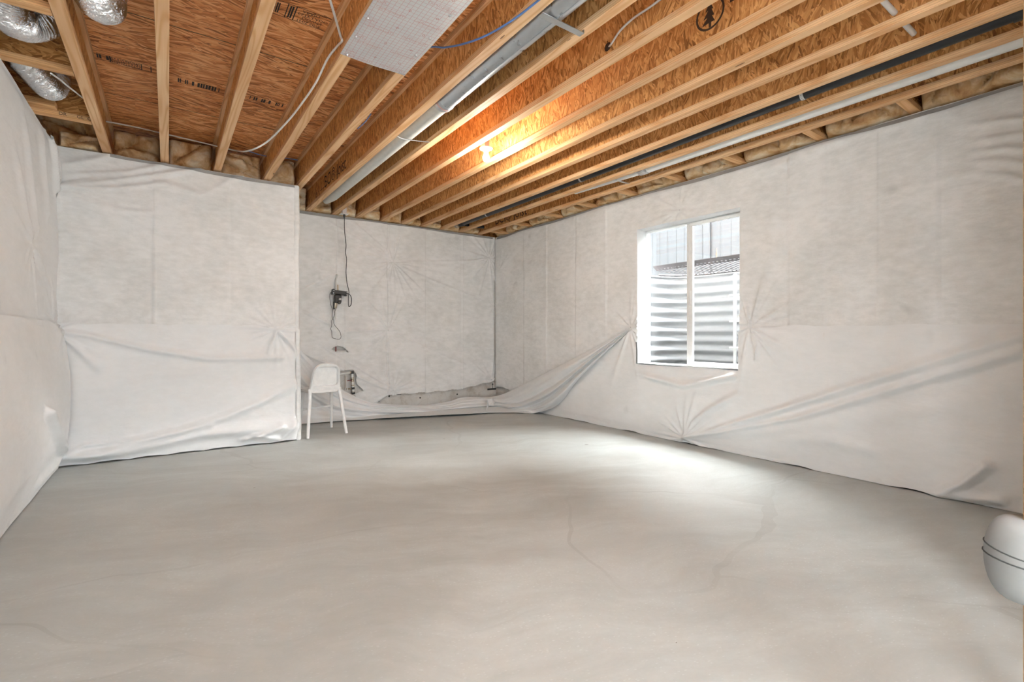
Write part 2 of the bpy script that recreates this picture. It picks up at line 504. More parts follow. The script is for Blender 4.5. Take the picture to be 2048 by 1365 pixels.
M['vinyl'] = flat('white_vinyl', (0.80, 0.81, 0.80), 0.4)
M['porc'] = flat('white_porcelain', (0.82, 0.81, 0.79), 0.3)
M['chair'] = flat('white_chair_plastic', (0.86, 0.858, 0.85), 0.40)
M['red'] = flat('red_handle', (0.20, 0.045, 0.045), 0.5)
M['brass'] = metal('brass_fitting', (0.55, 0.47, 0.36), 0.3)
M['steel'] = metal('zinc_steel', (0.66, 0.67, 0.68), 0.32)
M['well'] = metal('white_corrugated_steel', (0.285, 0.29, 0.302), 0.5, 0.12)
M['grate'] = flat('dark_grate_steel', (0.055, 0.047, 0.050), 0.6)
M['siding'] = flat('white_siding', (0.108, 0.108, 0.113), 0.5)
M['gravel'] = flat('gravel', (0.05, 0.047, 0.043), 0.9, bump=(60, 0.8, 0.03))
M['leaf'] = flat('dry_leaf_brown', (0.36, 0.17, 0.07), 0.8)
M['glass'] = glass_mat()
M['gasket'] = flat('dark_gap', (0.05, 0.05, 0.045), 0.9)
M['strap'] = flat('dark_strap', (0.06, 0.065, 0.065), 0.6)
M['bag'] = flat('white_bag_plastic', (0.25, 0.255, 0.255), 0.7)
M['globe'] = emit('frosted_fill_globe', (0.87, 0.945, 1.0), FILL_GLOBE)  # glow of the added fill globes
M['bulb'] = emit('lit_bulb', (1.0, 0.93, 0.82), 30.0)

ORD = ['', 'first', 'second', 'third', 'fourth', 'fifth', 'sixth', 'seventh', 'eighth', 'ninth', 'tenth', 'eleventh', 'twelfth', 'thirteenth', 'fourteenth']

def lettering(name, text, size, mat, parent, origin, ex, ey, align='LEFT'):
    """flat printed text; ex / ey = directions of the reading line and of the letter tops"""
    cu = bpy.data.curves.new(name, 'FONT'); cu.body = text; cu.size = size
    cu.align_x = align; cu.align_y = 'CENTER'; cu.resolution_u = 2
    t = bpy.data.objects.new(name, cu); COL.objects.link(t)
    bpy.context.view_layer.update()
    me = bpy.data.meshes.new_from_object(t.evaluated_get(bpy.context.evaluated_depsgraph_get()))
    bpy.data.objects.remove(t); bpy.data.curves.remove(cu)
    ex = Vector(ex).normalized(); ey = Vector(ey); ey = (ey - ex * ey.dot(ex)).normalized(); ez = ex.cross(ey)
    R = Matrix((ex, ey, ez)).transposed().to_4x4()
    me.transform(R)
    me.materials.clear(); me.materials.append(mat)
    o = bpy.data.objects.new(name, me)
    return link(o, parent, origin)

# ================================================================== STRUCTURE
def struct(name, mb, mat, smooth=False):
    return tag(mb.build(name, mat, None, smooth), kind='structure')
tag_floor = struct('floor', MB().box(XL - 0.3, XR + 0.06, YF - 0.2, YB + 0.06, -0.12, 0.0), M['floor'])
WT = 0.055   # gap between sheet face and concrete
struct('wall_left', MB().box(XL - 0.30, XL - WT, YF - 0.2, YJ + WT, 0, ZT - 0.04), M['conc'])
struct('wall_back_left', MB().box(XL - 0.30, XJ - 0.05, YJ + WT, YB + 0.3, 0, ZT - 0.04), M['conc'])
struct('wall_back', MB().box(XJ - 0.05, XR + 0.31, YB + WT, YB + 0.3, 0, ZT - 0.04), M['conc'])
WY0, WY1, WZ0, WZ1 = 2.44, 3.79, 0.765, 2.365     # rough window opening
x0, x1 = XR + WT, XR + 0.31
struct('wall_right', MB().box(x0, x1, YF - 0.2, WY0, 0, ZT - 0.04).box(x0, x1, WY1, YB + WT, 0, ZT - 0.04)
       .box(x0, x1, WY0, WY1, 0, WZ0).box(x0, x1, WY0, WY1, WZ1, ZT - 0.04), M['conc'])
DX0, DX1, DZ1 = -0.3, 2.0, 2.3          # unseen doorway added behind the viewpoint to let in fill daylight
struct('wall_front', MB().box(XL - 0.3, DX0, YF - 0.4, YF - 0.2, 0, ZS).box(DX1, XR + 0.31, YF - 0.4, YF - 0.2, 0, ZS).box(DX0, DX1, YF - 0.4, YF - 0.2, DZ1, ZS), M['conc'])
dfr = MB()
for x in (DX0, DX1 - 0.06): dfr.box(x, x + 0.06, YF - 0.36, YF - 0.22, 0, DZ1, 0.004)
dfr.box(DX0 + 0.06, DX1 - 0.06, YF - 0.36, YF - 0.22, DZ1 - 0.06, DZ1, 0.004)
DFR = dfr
part = struct('added_partition', MB().box(1.66, XR - 0.05, 0.09, 0.18, 0, 0.038, 0.002).box(1.66, XR - 0.05, 0.09, 0.18, ZJ - 0.040, ZJ - 0.002, 0.002), M['lumx'])  # partition added out of view to dim the near right wall
struct('added_partition_board', MB().box(2.75, XR - 0.05, 0.076, 0.088, 0.0, ZJ - 0.002), M['conc'])  # unseen boarding added to shade the near right wall from rear light
for k_ in range(7):
    MB().box(1.95 + 0.4 * k_, 1.988 + 0.4 * k_, 0.13, 0.18, 0.038, ZJ - 0.040, 0.002).build('stud', M['lumz'], part)  # uprights of the added partition, thinning the rear light
# sill plates on the concrete and rim boards that close the joist space
struct('trim_1', MB().box(XL - 0.28, XJ - 0.03, YJ + 0.07, YJ + 0.21, ZT - 0.04, ZJ), M['lumx'])
struct('trim_2', MB().box(XJ + 0.0, XR + 0.25, YB + 0.07, YB + 0.21, ZT - 0.04, ZJ), M['lumx'])
struct('trim_3', MB().box(XR + 0.055, XR + 0.20, YF, YB + 0.06, ZT - 0.04, ZJ), M['lum'])
struct('trim_4', MB().box(XL - 0.25, XL - 0.055, YF, YJ + 0.06, ZT - 0.04, ZJ), M['lum'])
struct('trim_5', MB().box(XL - 0.3, XR + 0.31, YB + 0.17, YB + 0.21, ZJ, ZS), M['webx'])
struct('trim_6', MB().box(XR + 0.17, XR + 0.21, YF - 0.2, YB + 0.17, ZJ, ZS), M['web'])
struct('trim_7', MB().box(XL - 0.25, XL - 0.21, YF - 0.2, YB + 0.17, ZJ, ZS), M['web'])

# subfloor: deck above, with each board a piece of its own
ceil = struct('ceiling', MB().box(XL - 0.3, XR + 0.31, YF - 0.4, YB + 0.3, ZS + 0.02, ZS + 0.05), M['conc'])
seamY = [YF - 0.4, -1.595, -0.28, 1.04, 2.36, 3.675, 4.99, 6.3, YB + 0.3]
panels = []
for r in range(len(seamY) - 1):
    xs = [XL - 0.3, 0.9 if r % 2 else 2.1, 3.4 if r % 2 else XR + 0.31, XR + 0.31]
    for c in range(3):
        if xs[c + 1] - xs[c] < 0.05: continue
        g_ = 0.0025
        panels.append(MB().box(xs[c] + g_, xs[c + 1] - g_, seamY[r] + g_, seamY[r + 1] - g_, ZS, ZS + 0.018 + 0.0005 * ((r + c) % 2), 0.0015)
                      .build('subfloor_panel', M['sub'], ceil))
# green sealed tongue edges that show as thin lines at the seams
for y in (3.675, 4.99, 2.36):
    MB().box(XL - 0.2, XR + 0.2, y - 0.0028, y + 0.0028, ZS - 0.0006, ZS + 0.004).build('seam_edge', flat('seam_green', (0.035, 0.055, 0.028), 0.8), ceil)
# board stamps
def bars(mb, x, y, w, h, n, seed):
    rs = random.Random(seed); p = x
    while p < x + w:
        t = rs.uniform(0.006, 0.016)
        if rs.random() < 0.7: mb.box(p, p + t, y - h / 2, y + h / 2, ZS - 0.0006, ZS - 0.0002)
        p += t + rs.uniform(0.003, 0.006)
for k, (x, y, w, h) in enumerate([(-0.40, 4.365, 0.10, 0.06), (0.06, 4.43, 0.27, 0.07), (0.50, 4.42, 0.28, 0.06), (0.17, 3.02, 0.15, 0.06)]):
    mb = MB(); bars(mb, x, y, w, h, 20, k + 3); mb.build('stamp_bars', M['ink'], ceil)
fr = MB()
for y in (4.325, 4.415):
    fr.box(-0.40, -0.10, y - 0.002, y + 0.002, ZS - 0.0006, ZS - 0.0002)
for x in (-0.33, -0.155, -0.10):
    fr.box(x - 0.003, x + 0.003, 4.325, 4.415, ZS - 0.0006, ZS - 0.0002)
fr.build('stamp_frame', M['ink'], ceil)
mk = MB(); rr = random.Random(5)
for row in range(4):
    x = -0.322
    while x < -0.165:
        w = rr.uniform(0.004, 0.012)
        mk.box(x, x + w, 4.338 + row * 0.019, 4.348 + row * 0.019, ZS - 0.0006, ZS - 0.0002); x += w + rr.uniform(0.003, 0.007)
tag(mk.build('stamp_dots', M['ink'], ceil), kind='stuff')
fr = MB()
for (xa, xb, ya, yb) in [(0.44, 0.80, 3.035, 3.039), (0.44, 0.80, 3.18, 3.184), (0.44, 0.446, 3.035, 3.184), (0.57, 0.575, 3.035, 3.184), (0.615, 0.621, 3.035, 3.184)]:
    fr.box(xa, xb, ya, yb, ZS - 0.0006, ZS - 0.0002)
bars(fr, 0.50, 3.11, 0.05, 0.10, 5, 44); bars(fr, 0.585, 3.11, 0.022, 0.12, 5, 45)
fr.build('stamp_frame', M['ink'], ceil)
lettering('stamp_text', 'THIS SIDE\n   DOWN\nESTE LADO\n  ABAJO', 0.034, M['ink'], ceil, (0.632, 3.11, ZS - 0.0006), (1, 0, 0), (0, 1, 0))

# ------------------------------------------------------------------ window in the right wall
win = empty('window_1', (XR + 0.16, (WY0 + WY1) / 2, WZ0), kind='structure')
FX0, FX1 = 4.545, 4.635
MB().box(FX0, FX1, WY0, WY0 + 0.075, WZ0, WZ1, 0.004).box(FX0, FX1, WY1 - 0.09, WY1, WZ0, WZ1, 0.004)\
    .box(FX0, FX1, WY0 + 0.075, WY1 - 0.09, WZ0, WZ0 + 0.042, 0.004).box(FX0, FX1, WY0 + 0.075, WY1 - 0.09, WZ1 - 0.038, WZ1, 0.004)\
    .build('frame', M['vinyl'], win)
MB().box(FX0 + 0.02, FX0 + 0.05, 3.10, 3.165, WZ0 + 0.042, WZ1 - 0.038, 0.004).build('mullion', M['vinyl'], win)
sash = MB()
for (ya, yb, za, zb) in [(2.525, 3.125, 0.807, 0.848), (2.525, 3.125, 2.294, 2.327), (3.078, 3.125, 0.848, 2.294), (2.525, 2.56, 0.848, 2.294)]:
    sash.box(FX0 - 0.004, FX0 + 0.026, ya, yb, za, zb, 0.003)
sash = sash.build('sash', M['vinyl'], win)
MB().box(FX0 + 0.009, FX0 + 0.014, 2.56, 3.078, 0.848, 2.294).build('pane', M['glass'], sash)
MB().box(FX0 - 0.014, FX0 - 0.004, 3.09, 3.11, 1.45, 1.60, 0.003).build('latch', M['vinyl'], sash)
MB().box(FX0 + 0.033, FX0 + 0.038, 3.165, WY1 - 0.09, WZ0 + 0.042, WZ1 - 0.038).build('pane', M['glass'], win)
rev = MB().box(FX0 + 0.0, FX1 + 0.09, WY0 - 0.002, WY0, WZ0, WZ1)
rev.build('jamb_liner', M['gasket'], win)

# ------------------------------------------------------------------ wall sheets
def star(u, v, pu, pv, amp, R, seed, n=16, dim=0.015, a0=None, a1=None):
    rs = np.random.RandomState(seed)
    du, dv = u - pu, v - pv
    r = np.sqrt(du * du + dv * dv) + 1e-6; th = np.arctan2(dv, du)
    out = -dim * np.exp(-(r / 0.05) ** 1.2)
    for k in range(n):
        a = (2 * math.pi * (k + rs.rand() * 0.8) / n) if a0 is None else a0 + (a1 - a0) * rs.rand()
        s = 1.9 * rs.uniform(0.35, 1.0); Rk = R * rs.uniform(0.5, 1.3)
        d = np.abs((th - a + math.pi) % (2 * math.pi) - math.pi) * r
        w = 0.006 + 0.055 * r * rs.uniform(0.6, 1.3)
        fwd = np.where(np.abs((th - a + math.pi) % (2 * math.pi) - math.pi) < 1.2, 1.0, 0.0)
        out = out + fwd * amp * s * np.exp(-(d / w) ** 2) * (r / (r + 0.025)) * np.exp(-(r / Rk) ** 1.5)
    return out
def ridge(u, v, pts, w, amp, end=0.15, w2=None):
    """raised fold along a polyline"""
    best = np.full(u.shape, 9.0); tt = np.zeros(u.shape)
    L = [0]
    for a, b in zip(pts[:-1], pts[1:]): L.append(L[-1] + math.hypot(b[0] - a[0], b[1] - a[1]))
    for i, (a, b) in enumerate(zip(pts[:-1], pts[1:])):
        ax, ay = a; bx, by = b; dx, dy = bx - ax, by - ay; q = dx * dx + dy * dy
        t = np.clip(((u - ax) * dx + (v - ay) * dy) / q, 0, 1)
        d = np.hypot(u - ax - t * dx, v - ay - t * dy)
        m = d < best
        best = np.where(m, d, best); tt = np.where(m, (L[i] + t * math.sqrt(q)) / L[-1], tt)
    ww = w + ((w2 or w) - w) * tt
    f = np.minimum(1, tt / max(end, 1e-3)) if end else 1.0
    return 1.45 * amp * np.exp(-(best / ww) ** 2) * (0.25 + 0.75 * f)
def seams(u, xs, amp=0.006, w=0.012):
    o = 0
    for i, x in enumerate(xs): o = o + (amp if i % 2 else -amp) * np.exp(-((u - x) / w) ** 2) + (0.004 if i % 2 else -0.004) * np.tanh((u - x) / 0.01)
    return o

def sheet(name, us, vs, place, disp, mat, parent, keep=None, smooth=True):
    U, V = np.meshgrid(us, vs, indexing='ij')
    D = disp(U, V)
    P = place(U, V, D)
    nu, nv = U.shape
    idx = np.arange(nu * nv).reshape(nu, nv)
    q = np.stack([idx[:-1, :-1], idx[1:, :-1], idx[1:, 1:], idx[:-1, 1:]], -1).reshape(-1, 4)
    if keep is not None:
        uc = (U[:-1, :-1] + U[1:, 1:]) / 2; vc = (V[:-1, :-1] + V[1:, 1:]) / 2
        q = q[keep(uc, vc).reshape(-1)]
    used = np.unique(q); remap = np.full(nu * nv, -1); remap[used] = np.arange(len(used))
    return mesh_obj(name, P.reshape(-1, 3)[used], remap[q].tolist(), mat, parent, smooth)

def wx(px, py, X=XR):                # pixel of the photograph -> (y, z) on the right wall
    p = atX(px, py, X); return (p[1], p[2])
def wy(px, py, Y=YB):                # -> (x, z) on the back wall
    p = atY(px, py, Y); return (p[0], p[2])
place_R = lambda U, V, D: np.stack([XR - D, U, V], -1)
place_B = lambda U, V, D: np.stack([U, YB - D, V], -1)
place_J = lambda U, V, D: np.stack([U, YJ - D, V], -1)
place_L = lambda U, V, D: np.stack([XL + D, U, V], -1)

# ---- right wall, upper sheet
HY0, HY1, HZ0, HZ1 = 2.484, 3.711, 0.808, 2.346
def grid(a, b, h, extra=()):
    pts = sorted(set([a, b] + [e for e in extra if a < e < b]))
    out = []
    for p, q in zip(pts[:-1], pts[1:]):
        out.append(np.linspace(p, q, max(2, int((q - p) / h) + 1))[:-1])
    return np.concatenate(out + [[b]])
pinsR = [(*wx(1262, 655), 0.018, 0.35, 3, 14), (*wx(1502, 653), 0.026, 0.42, 4, 18), (*wx(1360, 421), 0.014, 0.25, 5, 16), (*wx(1000, 540), 0.010, 0.3, 6, 12)]
def disp_RU(U, V):
    d = 0.012 * fbm(U * 1.2, V * 1.2, 11) + 0.004 * fbm(U * 6, V * 2.5, 21)
    for (a, b, amp, R, s, n) in pinsR: d = d + star(U, V, a, b, amp, R, s, n)
    d = d + seams(U, [5.9, 5.35, 4.75, 4.2, 2.05, 1.75, 1.4, 1.04])
    for pa, pb, am in [((1040, 680), (1170, 700), .006), ((1030, 640), (1150, 650), .004), ((1000, 520), (1130, 545), .004)]:
        d = d + ridge(U, V, [wx(*pa), wx(*pb)], 0.05, am, 0.3)
    # tension folds towards the near end of the wall
    for k, (ya, yb) in enumerate([(225, 250), (255, 285), (285, 305), (312, 325), (345, 350)]):
        d = d + ridge(U, V, [wx(1945, yb), wx(2010, (ya + yb) / 2 + 3), wx(2046, ya + 15)], 0.022, 0.012, 0.3)
    for k, (pa, pb) in enumerate([((1790, 380), (1990, 330)), ((1600, 300), (1850, 232)), ((1480, 360), (1700, 275))]):
        d = d + ridge(U, V, [wx(*pa), wx(*pb)], 0.035, 0.006, 0.3)
    d = d - 0.02 * np.exp(-((V - ZT) / 0.03) ** 2)
    cr = np.clip((U - 6.45) / 0.24, 0, 1)
    d = d + 0.015 * cr ** 2 - 0.018 * np.clip((U - 6.64) / 0.05, 0, 1)
    return d + 0.004
def botRU(u): return np.where(u > 3.9, 0.26 + 0.05 * np.sin(u * 5) - 0.10 * np.clip(u - 6.3, 0, 1), 1.05)
Usr = grid(-0.6, YB - 0.005, 0.014, (HY0, HY1)); Vsr = grid(0.10, ZT, 0.014, (HZ0, HZ1))
shRU = empty('wall_sheet', (XR, 3.0, 0.1), 'cloudy white upper insulation sheet around the window on the right wall', 'insulation sheet')
sheet('fabric', Usr, Vsr, place_R, disp_RU, M['up'], shRU,
      lambda u, v: (v > botRU(u)) & ~((u > HY0) & (u < HY1) & (v > HZ0) & (v < HZ1)))
# fabric turned into the window opening
def returns(parent):
    def band(us, a, fixed, axis, out):
        V = []; n = len(us); m = 8
        for i, u in enumerate(us):
            for k in range(m + 1):
                t = k / m
                d0 = float(disp_RU(np.array([[u if axis == 'h' else fixed]]), np.array([[fixed if axis == 'h' else u]]))[0, 0])
                X = (XR - d0) * (1 - t) + (FX0 + 0.004) * t
                w = 0.014 * math.sin(math.pi * t) * (0.6 + 1.6 * float(vnoise(np.array(u * 6.0), np.array(t * 2 + a), 60 + a))) + 0.010 * t * float(vnoise(np.array(u * 14.0), np.array(3.0 + a), 70 + a))
                o = fixed + out * (w + 0.006 * t)
                V.append((X, u, o) if axis == 'h' else (X, o, u))
        Fc = [[i * (m + 1) + k, (i + 1) * (m + 1) + k, (i + 1) * (m + 1) + k + 1, i * (m + 1) + k + 1] for i in range(n - 1) for k in range(m)]
        mesh_obj('window_return', V, Fc, M['low'], parent, True)
    band([u for u in Usr if HY0 <= u <= HY1], 1, HZ1, 'h', -1)
    band([u for u in Usr if HY0 <= u <= HY1], 2, HZ0, 'h', -1)
    band([v for v in Vsr if HZ0 <= v <= HZ1], 3, HY1, 'v', -1)
    band([v for v in Vsr if HZ0 <= v <= HZ1], 4, HY0, 'v', -1)
returns(shRU)
def hem(place, disp, us, parent, h=0.05, seed=33):
    """grey top margin where the thin sheet laps over the sill plate"""
    m = 7; S = np.linspace(0, 1, m + 1)
    U, T = np.meshgrid(np.asarray(us), S, indexing='ij')
    hh = h * (0.75 + 0.9 * vnoise(U * 1.7, U * 0 + 0.5, seed))
    top = ZT + 0.008 + 0.012 * vnoise(U * 3.0, U * 0 + 2.5, seed + 1)
    Z = top - hh * (1 - T)
    D = disp(U, np.minimum(Z, ZT)) + 0.007 - 0.055 * np.clip((T - 0.72) / 0.28, 0, 1) ** 1.3
    P = place(U, Z, D); n = len(us)
    Fc = [[i * (m + 1) + k, (i + 1) * (m + 1) + k, (i + 1) * (m + 1) + k + 1, i * (m + 1) + k + 1] for i in range(n - 1) for k in range(m)]
    return mesh_obj('top_hem', P.reshape(-1, 3), Fc, M['hem'], parent, True)
hem(place_R, disp_RU, np.linspace(-0.6, 6.62, 240), shRU, 0.055, 33)
for (px, py) in [(1502, 653), (1262, 655), (1360, 421)]:
    c = wx(px, py); MB().lathe([(0.0005, -0.004), (0.006, -0.003), (0.007, 0.0)], (XR - 0.008, c[0], c[1]), 10, 'x').build('pin', M['steel'], shRU)

# ---- right wall, lower sheet
diag = [wx(1262, 655), wx(1200, 690), wx(1120, 732), wx(1050, 768), wx(1003, 789)]
def topRL(u):
    xs = [-0.7, 0.6, 1.2, 2.0, 2.42, 2.49, 3.705, 3.79] + [4.0, 5.2, 5.7]
    zs = [1.215, 1.205, 1.205, 1.21, 1.19, 1.155, 1.155, 1.175] + [1.04, 0.30, 0.10]
    return np.interp(u, xs, zs)
pinB = wx(1372, 882)
def disp_RL(U, V):
    d = 0.020 + 0.016 * fbm(U * 0.9, V * 0.9, 41) + 0.003 * fbm(U * 5, V * 3, 45)
    d = d + star(U, V, *wx(1502, 653), 0.022, 0.35, 4, 16) + star(U, V, *wx(1262, 655), 0.016, 0.4, 8, 14)
    d = d + star(U, V, pinB[0], pinB[1] + 0.03, 0.030, 0.30, 9, 18)
    B = (pinB[0], pinB[1] + 0.03)
    d = d + ridge(U, V, [B, wx(1560, 820), wx(1800, 745), wx(2044, 672)], 0.016, 0.030, 0.12, 0.045)
    d = d + ridge(U, V, [B, wx(1600, 835), wx(1850, 760), wx(2044, 703)], 0.016, 0.026, 0.12, 0.04)
    d = d + ridge(U, V, [B, wx(1560, 860), wx(1750, 830), wx(2000, 800)], 0.02, 0.012, 0.15, 0.08)
    d = d + ridge(U, V, [B, wx(1390, 845), wx(1420, 820), wx(1480, 790)], 0.012, 0.022, 0.1, 0.04)
    d = d + ridge(U, V, [wx(1560, 880), wx(1640, 875), wx(1740, 900)], 0.05, 0.015, 0.2)
    d = d + ridge(U, V, [wx(1880, 985), wx(1930, 965), wx(1975, 930)], 0.03, 0.05, 0.2)
    d = d + ridge(U, V, [wx(1850, 985), wx(1900, 990), wx(2000, 1000)], 0.035, 0.03, 0.2)
    d = d + ridge(U, V, [wx(1505, 655), wx(1520, 690), wx(1515, 720)], 0.012, 0.015, 0.1)
    d = d + ridge(U, V, [wx(1280, 748), wx(1370, 772), wx(1470, 752)], 0.03, 0.028, 0.2)
    hor = np.exp(-((V - 0.33 - 0.02 * np.sin(U * 3)) / 0.22) ** 2) * 0.015
    d = d + hor - 0.012 * np.clip((0.10 - V) / 0.10, 0, 1)
    return np.maximum(d, disp_RU(U, np.maximum(V, 0.3)) * 0.5 + 0.010)
VRL = np.linspace(0, 1, 110)
def place_RL(U, T, D):
    Z = 0.003 + 0.008 * np.clip(np.sin(U * 7.0) + 0.6 * np.sin(U * 17), 0, 2) + T * (topRL(U) - 0.004)
    return np.stack([XR - disp_RL(U, Z), U, Z], -1)
shRL = empty('wall_sheet', (XR - 0.02, 2.5, 0), 'smooth white lower sheet below the window with two long diagonal folds', 'insulation sheet')
UsL = grid(-0.6, 5.6, 0.013)
sheet('fabric', UsL, VRL, place_RL, lambda U, V: U * 0, M['low'], shRL,
      lambda u, t: ~((u > HY0) & (u < HY1) & (t * topRL(u) > HZ0 - 0.012)))
MB().lathe([(0.0005, -0.004), (0.006, -0.003), (0.007, 0.0)], (XR - 0.012, pinB[0], pinB[1] + 0.03), 10, 'x').build('pin', M['steel'], shRL)

# ---- back wall, upper sheet
pinsB = [(785, 525, .016, .55, 21, 22), (776, 661, .014, .5, 22, 22), (786, 781, .014, .4, 23, 18), (978, 516, .014, .45, 24, 18), (985, 612, .006, .25, 25, 8), (982, 760, .012, .3, 26, 14), (640, 540, .004, .3, 27, 6)]
slit1 = [wy(*p) for p in [(662, 699), (668, 694), (676, 692), (686, 694), (694, 701), (697, 705), (680, 704)]]
slit2 = [wy(*p) for p in [(672, 744), (690, 741), (706, 740), (712, 748), (712, 766), (727, 781), (708, 789), (716, 800), (690, 800), (676, 780)]]
def inside(poly, u, v):
    r = np.zeros(u.shape, bool); n = len(poly)
    for i in range(n):
        (xa, ya), (xb, yb) = poly[i], poly[(i + 1) % n]
        c = ((ya > v) != (yb > v)) & (u < (xb - xa) * (v - ya) / (yb - ya + 1e-12) + xa)
        r ^= c
    return r
def disp_BU(U, V):
    d = 0.010 * fbm(U * 1.3, V * 1.3, 51) + 0.003 * fbm(U * 6, V * 5, 55)
    for (px, py, amp, R, s, n) in pinsB:
        a, b = wy(px, py); d = d + star(U, V, a, b, amp, R, s, n, 0.02)
    xs = wy(776, 600)[0]
    d = d - 0.022 * np.exp(-((U - xs - 0.01 * np.sin(V * 5)) / 0.012) ** 2)
    d = d + seams(U, [wy(674, 600)[0], wy(690, 600)[0], wy(852, 600)[0], wy(925, 600)[0]], 0.005)
    for pa, pb, am in [((605, 580), (668, 548), .010), ((605, 622), (665, 652), .012), ((690, 560), (770, 640), .006), ((700, 440), (775, 505), .008), ((650, 440), (775, 515), .008), ((800, 525), (965, 522), .006), ((800, 535), (960, 600), .006), ((600, 705), (775, 780), .012), ((640, 690), (780, 775), .008), ((690, 665), (770, 660), .005), ((790, 670), (930, 730), .005)]:
        d = d + ridge(U, V, [wy(*pa), wy(*pb)], 0.018, am, 0.1)
    cr = np.clip((U - 4.22) / 0.19, 0, 1)
    d = d + 0.015 * cr ** 2 - 0.018 * np.clip((U - 4.37) / 0.04, 0, 1)
    return d + 0.004
def botBU(u):
    xs = [1.0, 1.9, 2.3, wy(778, 790)[0], wy(800, 789)[0], wy(855, 785)[0], wy(920, 779)[0], wy(975, 765)[0], 4.41]
    zs = [0.1, 0.1, 0.12, wy(778, 790)[1], wy(800, 789)[1], wy(855, 785)[1], wy(920, 779)[1], wy(975, 765)[1], wy(985, 762)[1]]
    return np.interp(u, xs, zs) + 0.008 * np.sin(u * 23)
shBU = empty('wall_sheet', (2.8, YB, 0.1), 'pinned white sheet on the back wall behind the hanging cord', 'insulation sheet')
sheet('fabric', grid(XJ - 0.03, XR - 0.005, 0.008), grid(0.10, ZT, 0.008), place_B, disp_BU, M['up'], shBU,
      lambda u, v: (v > botBU(u)) & ~inside(slit1, u, v) & ~inside(slit2, u, v))
hem(place_B, disp_BU, np.linspace(XJ + 0.06, 4.36, 120), shBU, 0.045, 34)
for (px, py) in [(785, 525), (776, 661), (786, 781), (978, 516), (982, 760)]:
    c = wy(px, py); MB().lathe([(0.0005, -0.004), (0.006, -0.003), (0.007, 0.0)], (c[0], YB - 0.006, c[1]), 10, 'y').build('pin', M['steel'], shBU)

# ---- jog wall (left), upper and lower sheets
def disp_JU(U, V):
    d = 0.012 * fbm(U * 1.3, V * 1.3, 61) + 0.003 * fbm(U * 6, V * 4, 65)
    J = lambda x, y: wy(x, y, YJ)
    d = d + star(U, V, *J(550, 657), 0.026, 0.22, 31, 20, 0.02) + star(U, V, *J(112, 660), 0.01, 0.3, 32, 12) + star(U, V, *J(103, 372), 0.012, 0.6, 33, 12, 0.01, -0.5, 0.5)
    d = d + seams(U, [J(120, 500)[0], J(308, 500)[0], J(460, 500)[0]], 0.005)
    for pts, am, w in [([(104, 374), (230, 362), (400, 340)], .018, .022), ([(104, 378), (240, 378), (330, 368)], .014, .02), ([(120, 330), (180, 322), (260, 305)], .016, .03), ([(130, 350), (260, 345), (330, 330)], .012, .02), ([(300, 360), (400, 392), (440, 375), (490, 345)], .012, .035), ([(480, 410), (590, 440)], .006, .02), ([(120, 390), (230, 420), (300, 425)], .008, .02)]:
        d = d + ridge(U, V, [J(*p) for p in pts], w, am, 0.2)
    d = d - 0.04 * np.clip((U - (XJ - 0.05)) / 0.05, 0, 1) ** 2
    return d + 0.012
shJU = empty('wall_sheet', (0.2, YJ, 1.1), 'cloudy white upper sheet on the jogged wall at left', 'insulation sheet')
sheet('fabric', grid(XL + 0.0, XJ, 0.012), grid(1.12, ZT, 0.012), place_J, disp_JU, M['up'], shJU)
zt2 = lambda u: float(np.interp(u, [XL, 0.85, 0.93, 1.0, 1.06, XJ], [ZT, ZT, ZT - 0.03, ZT - 0.06, ZT - 0.03, ZT - 0.05]))
hem(place_J, disp_JU, np.linspace(-0.42, XJ - 0.03, 100), shJU, 0.055, 35)
def disp_JL(U, V):
    J = lambda x, y: wy(x, y, YJ)
    d = 0.022 + 0.014 * fbm(U * 1.0, V * 1.0, 71) + 0.003 * fbm(U * 5, V * 3, 75)
    d = d + star(U, V, *J(550, 660), 0.028, 0.20, 34, 20, 0.02) + star(U, V, *J(108, 660), 0.014, 0.3, 36, 12, 0.01)
    for pts, am, w in [([(106, 662), (180, 672), (300, 700), (420, 718), (560, 715)], .024, .022), ([(106, 662), (150, 690), (200, 740)], .012, .02),
                       ([(300, 770), (480, 728), (585, 700)], .010, .05), ([(112, 915), (200, 905), (330, 870), (460, 830), (590, 770)], .030, .03),
                       ([(112, 918), (240, 905), (400, 868), (590, 850)], .035, .035), ([(112, 920), (170, 890), (260, 880), (420, 850)], .018, .02), ([(480, 880), (540, 862), (560, 850)], .03, .02),
                       ([(500, 868), (560, 878), (590, 845)], .02, .02), ([(552, 660), (590, 700), (596, 720)], .02, .012), ([(552, 660), (540, 690), (536, 705)], .02, .014)]:
        d = d + ridge(U, V, [J(*p) for p in pts], w, am, 0.1, w * 1.6)
    d = d - 0.05 * np.clip((U - (XJ - 0.06)) / 0.06, 0, 1) ** 2 + 0.03 * np.exp(-((V - 0.1) / 0.09) ** 2) * np.clip((U - 0.5) / 0.4, 0, 1)
    return d
shJL = empty('wall_sheet', (0.2, YJ - 0.02, 0), 'white lower sheet with a bunched hem beside the white chair', 'insulation sheet')
sheet('fabric', grid(XL + 0.0, XJ + 0.012, 0.012), np.linspace(0, 1, 110),
      lambda U, T, D: (lambda Z: np.stack([U, YJ - disp_JL(U, Z) - 0.004, Z], -1))(0.006 + 0.012 * np.abs(np.sin(U * 11)) + T * (1.218 - 0.018 * np.clip((U - 0.75) / 0.2, 0, 1) * np.clip((1.05 - U) / 0.2, 0, 1))),
      lambda U, V: U * 0, M['low'], shJL)
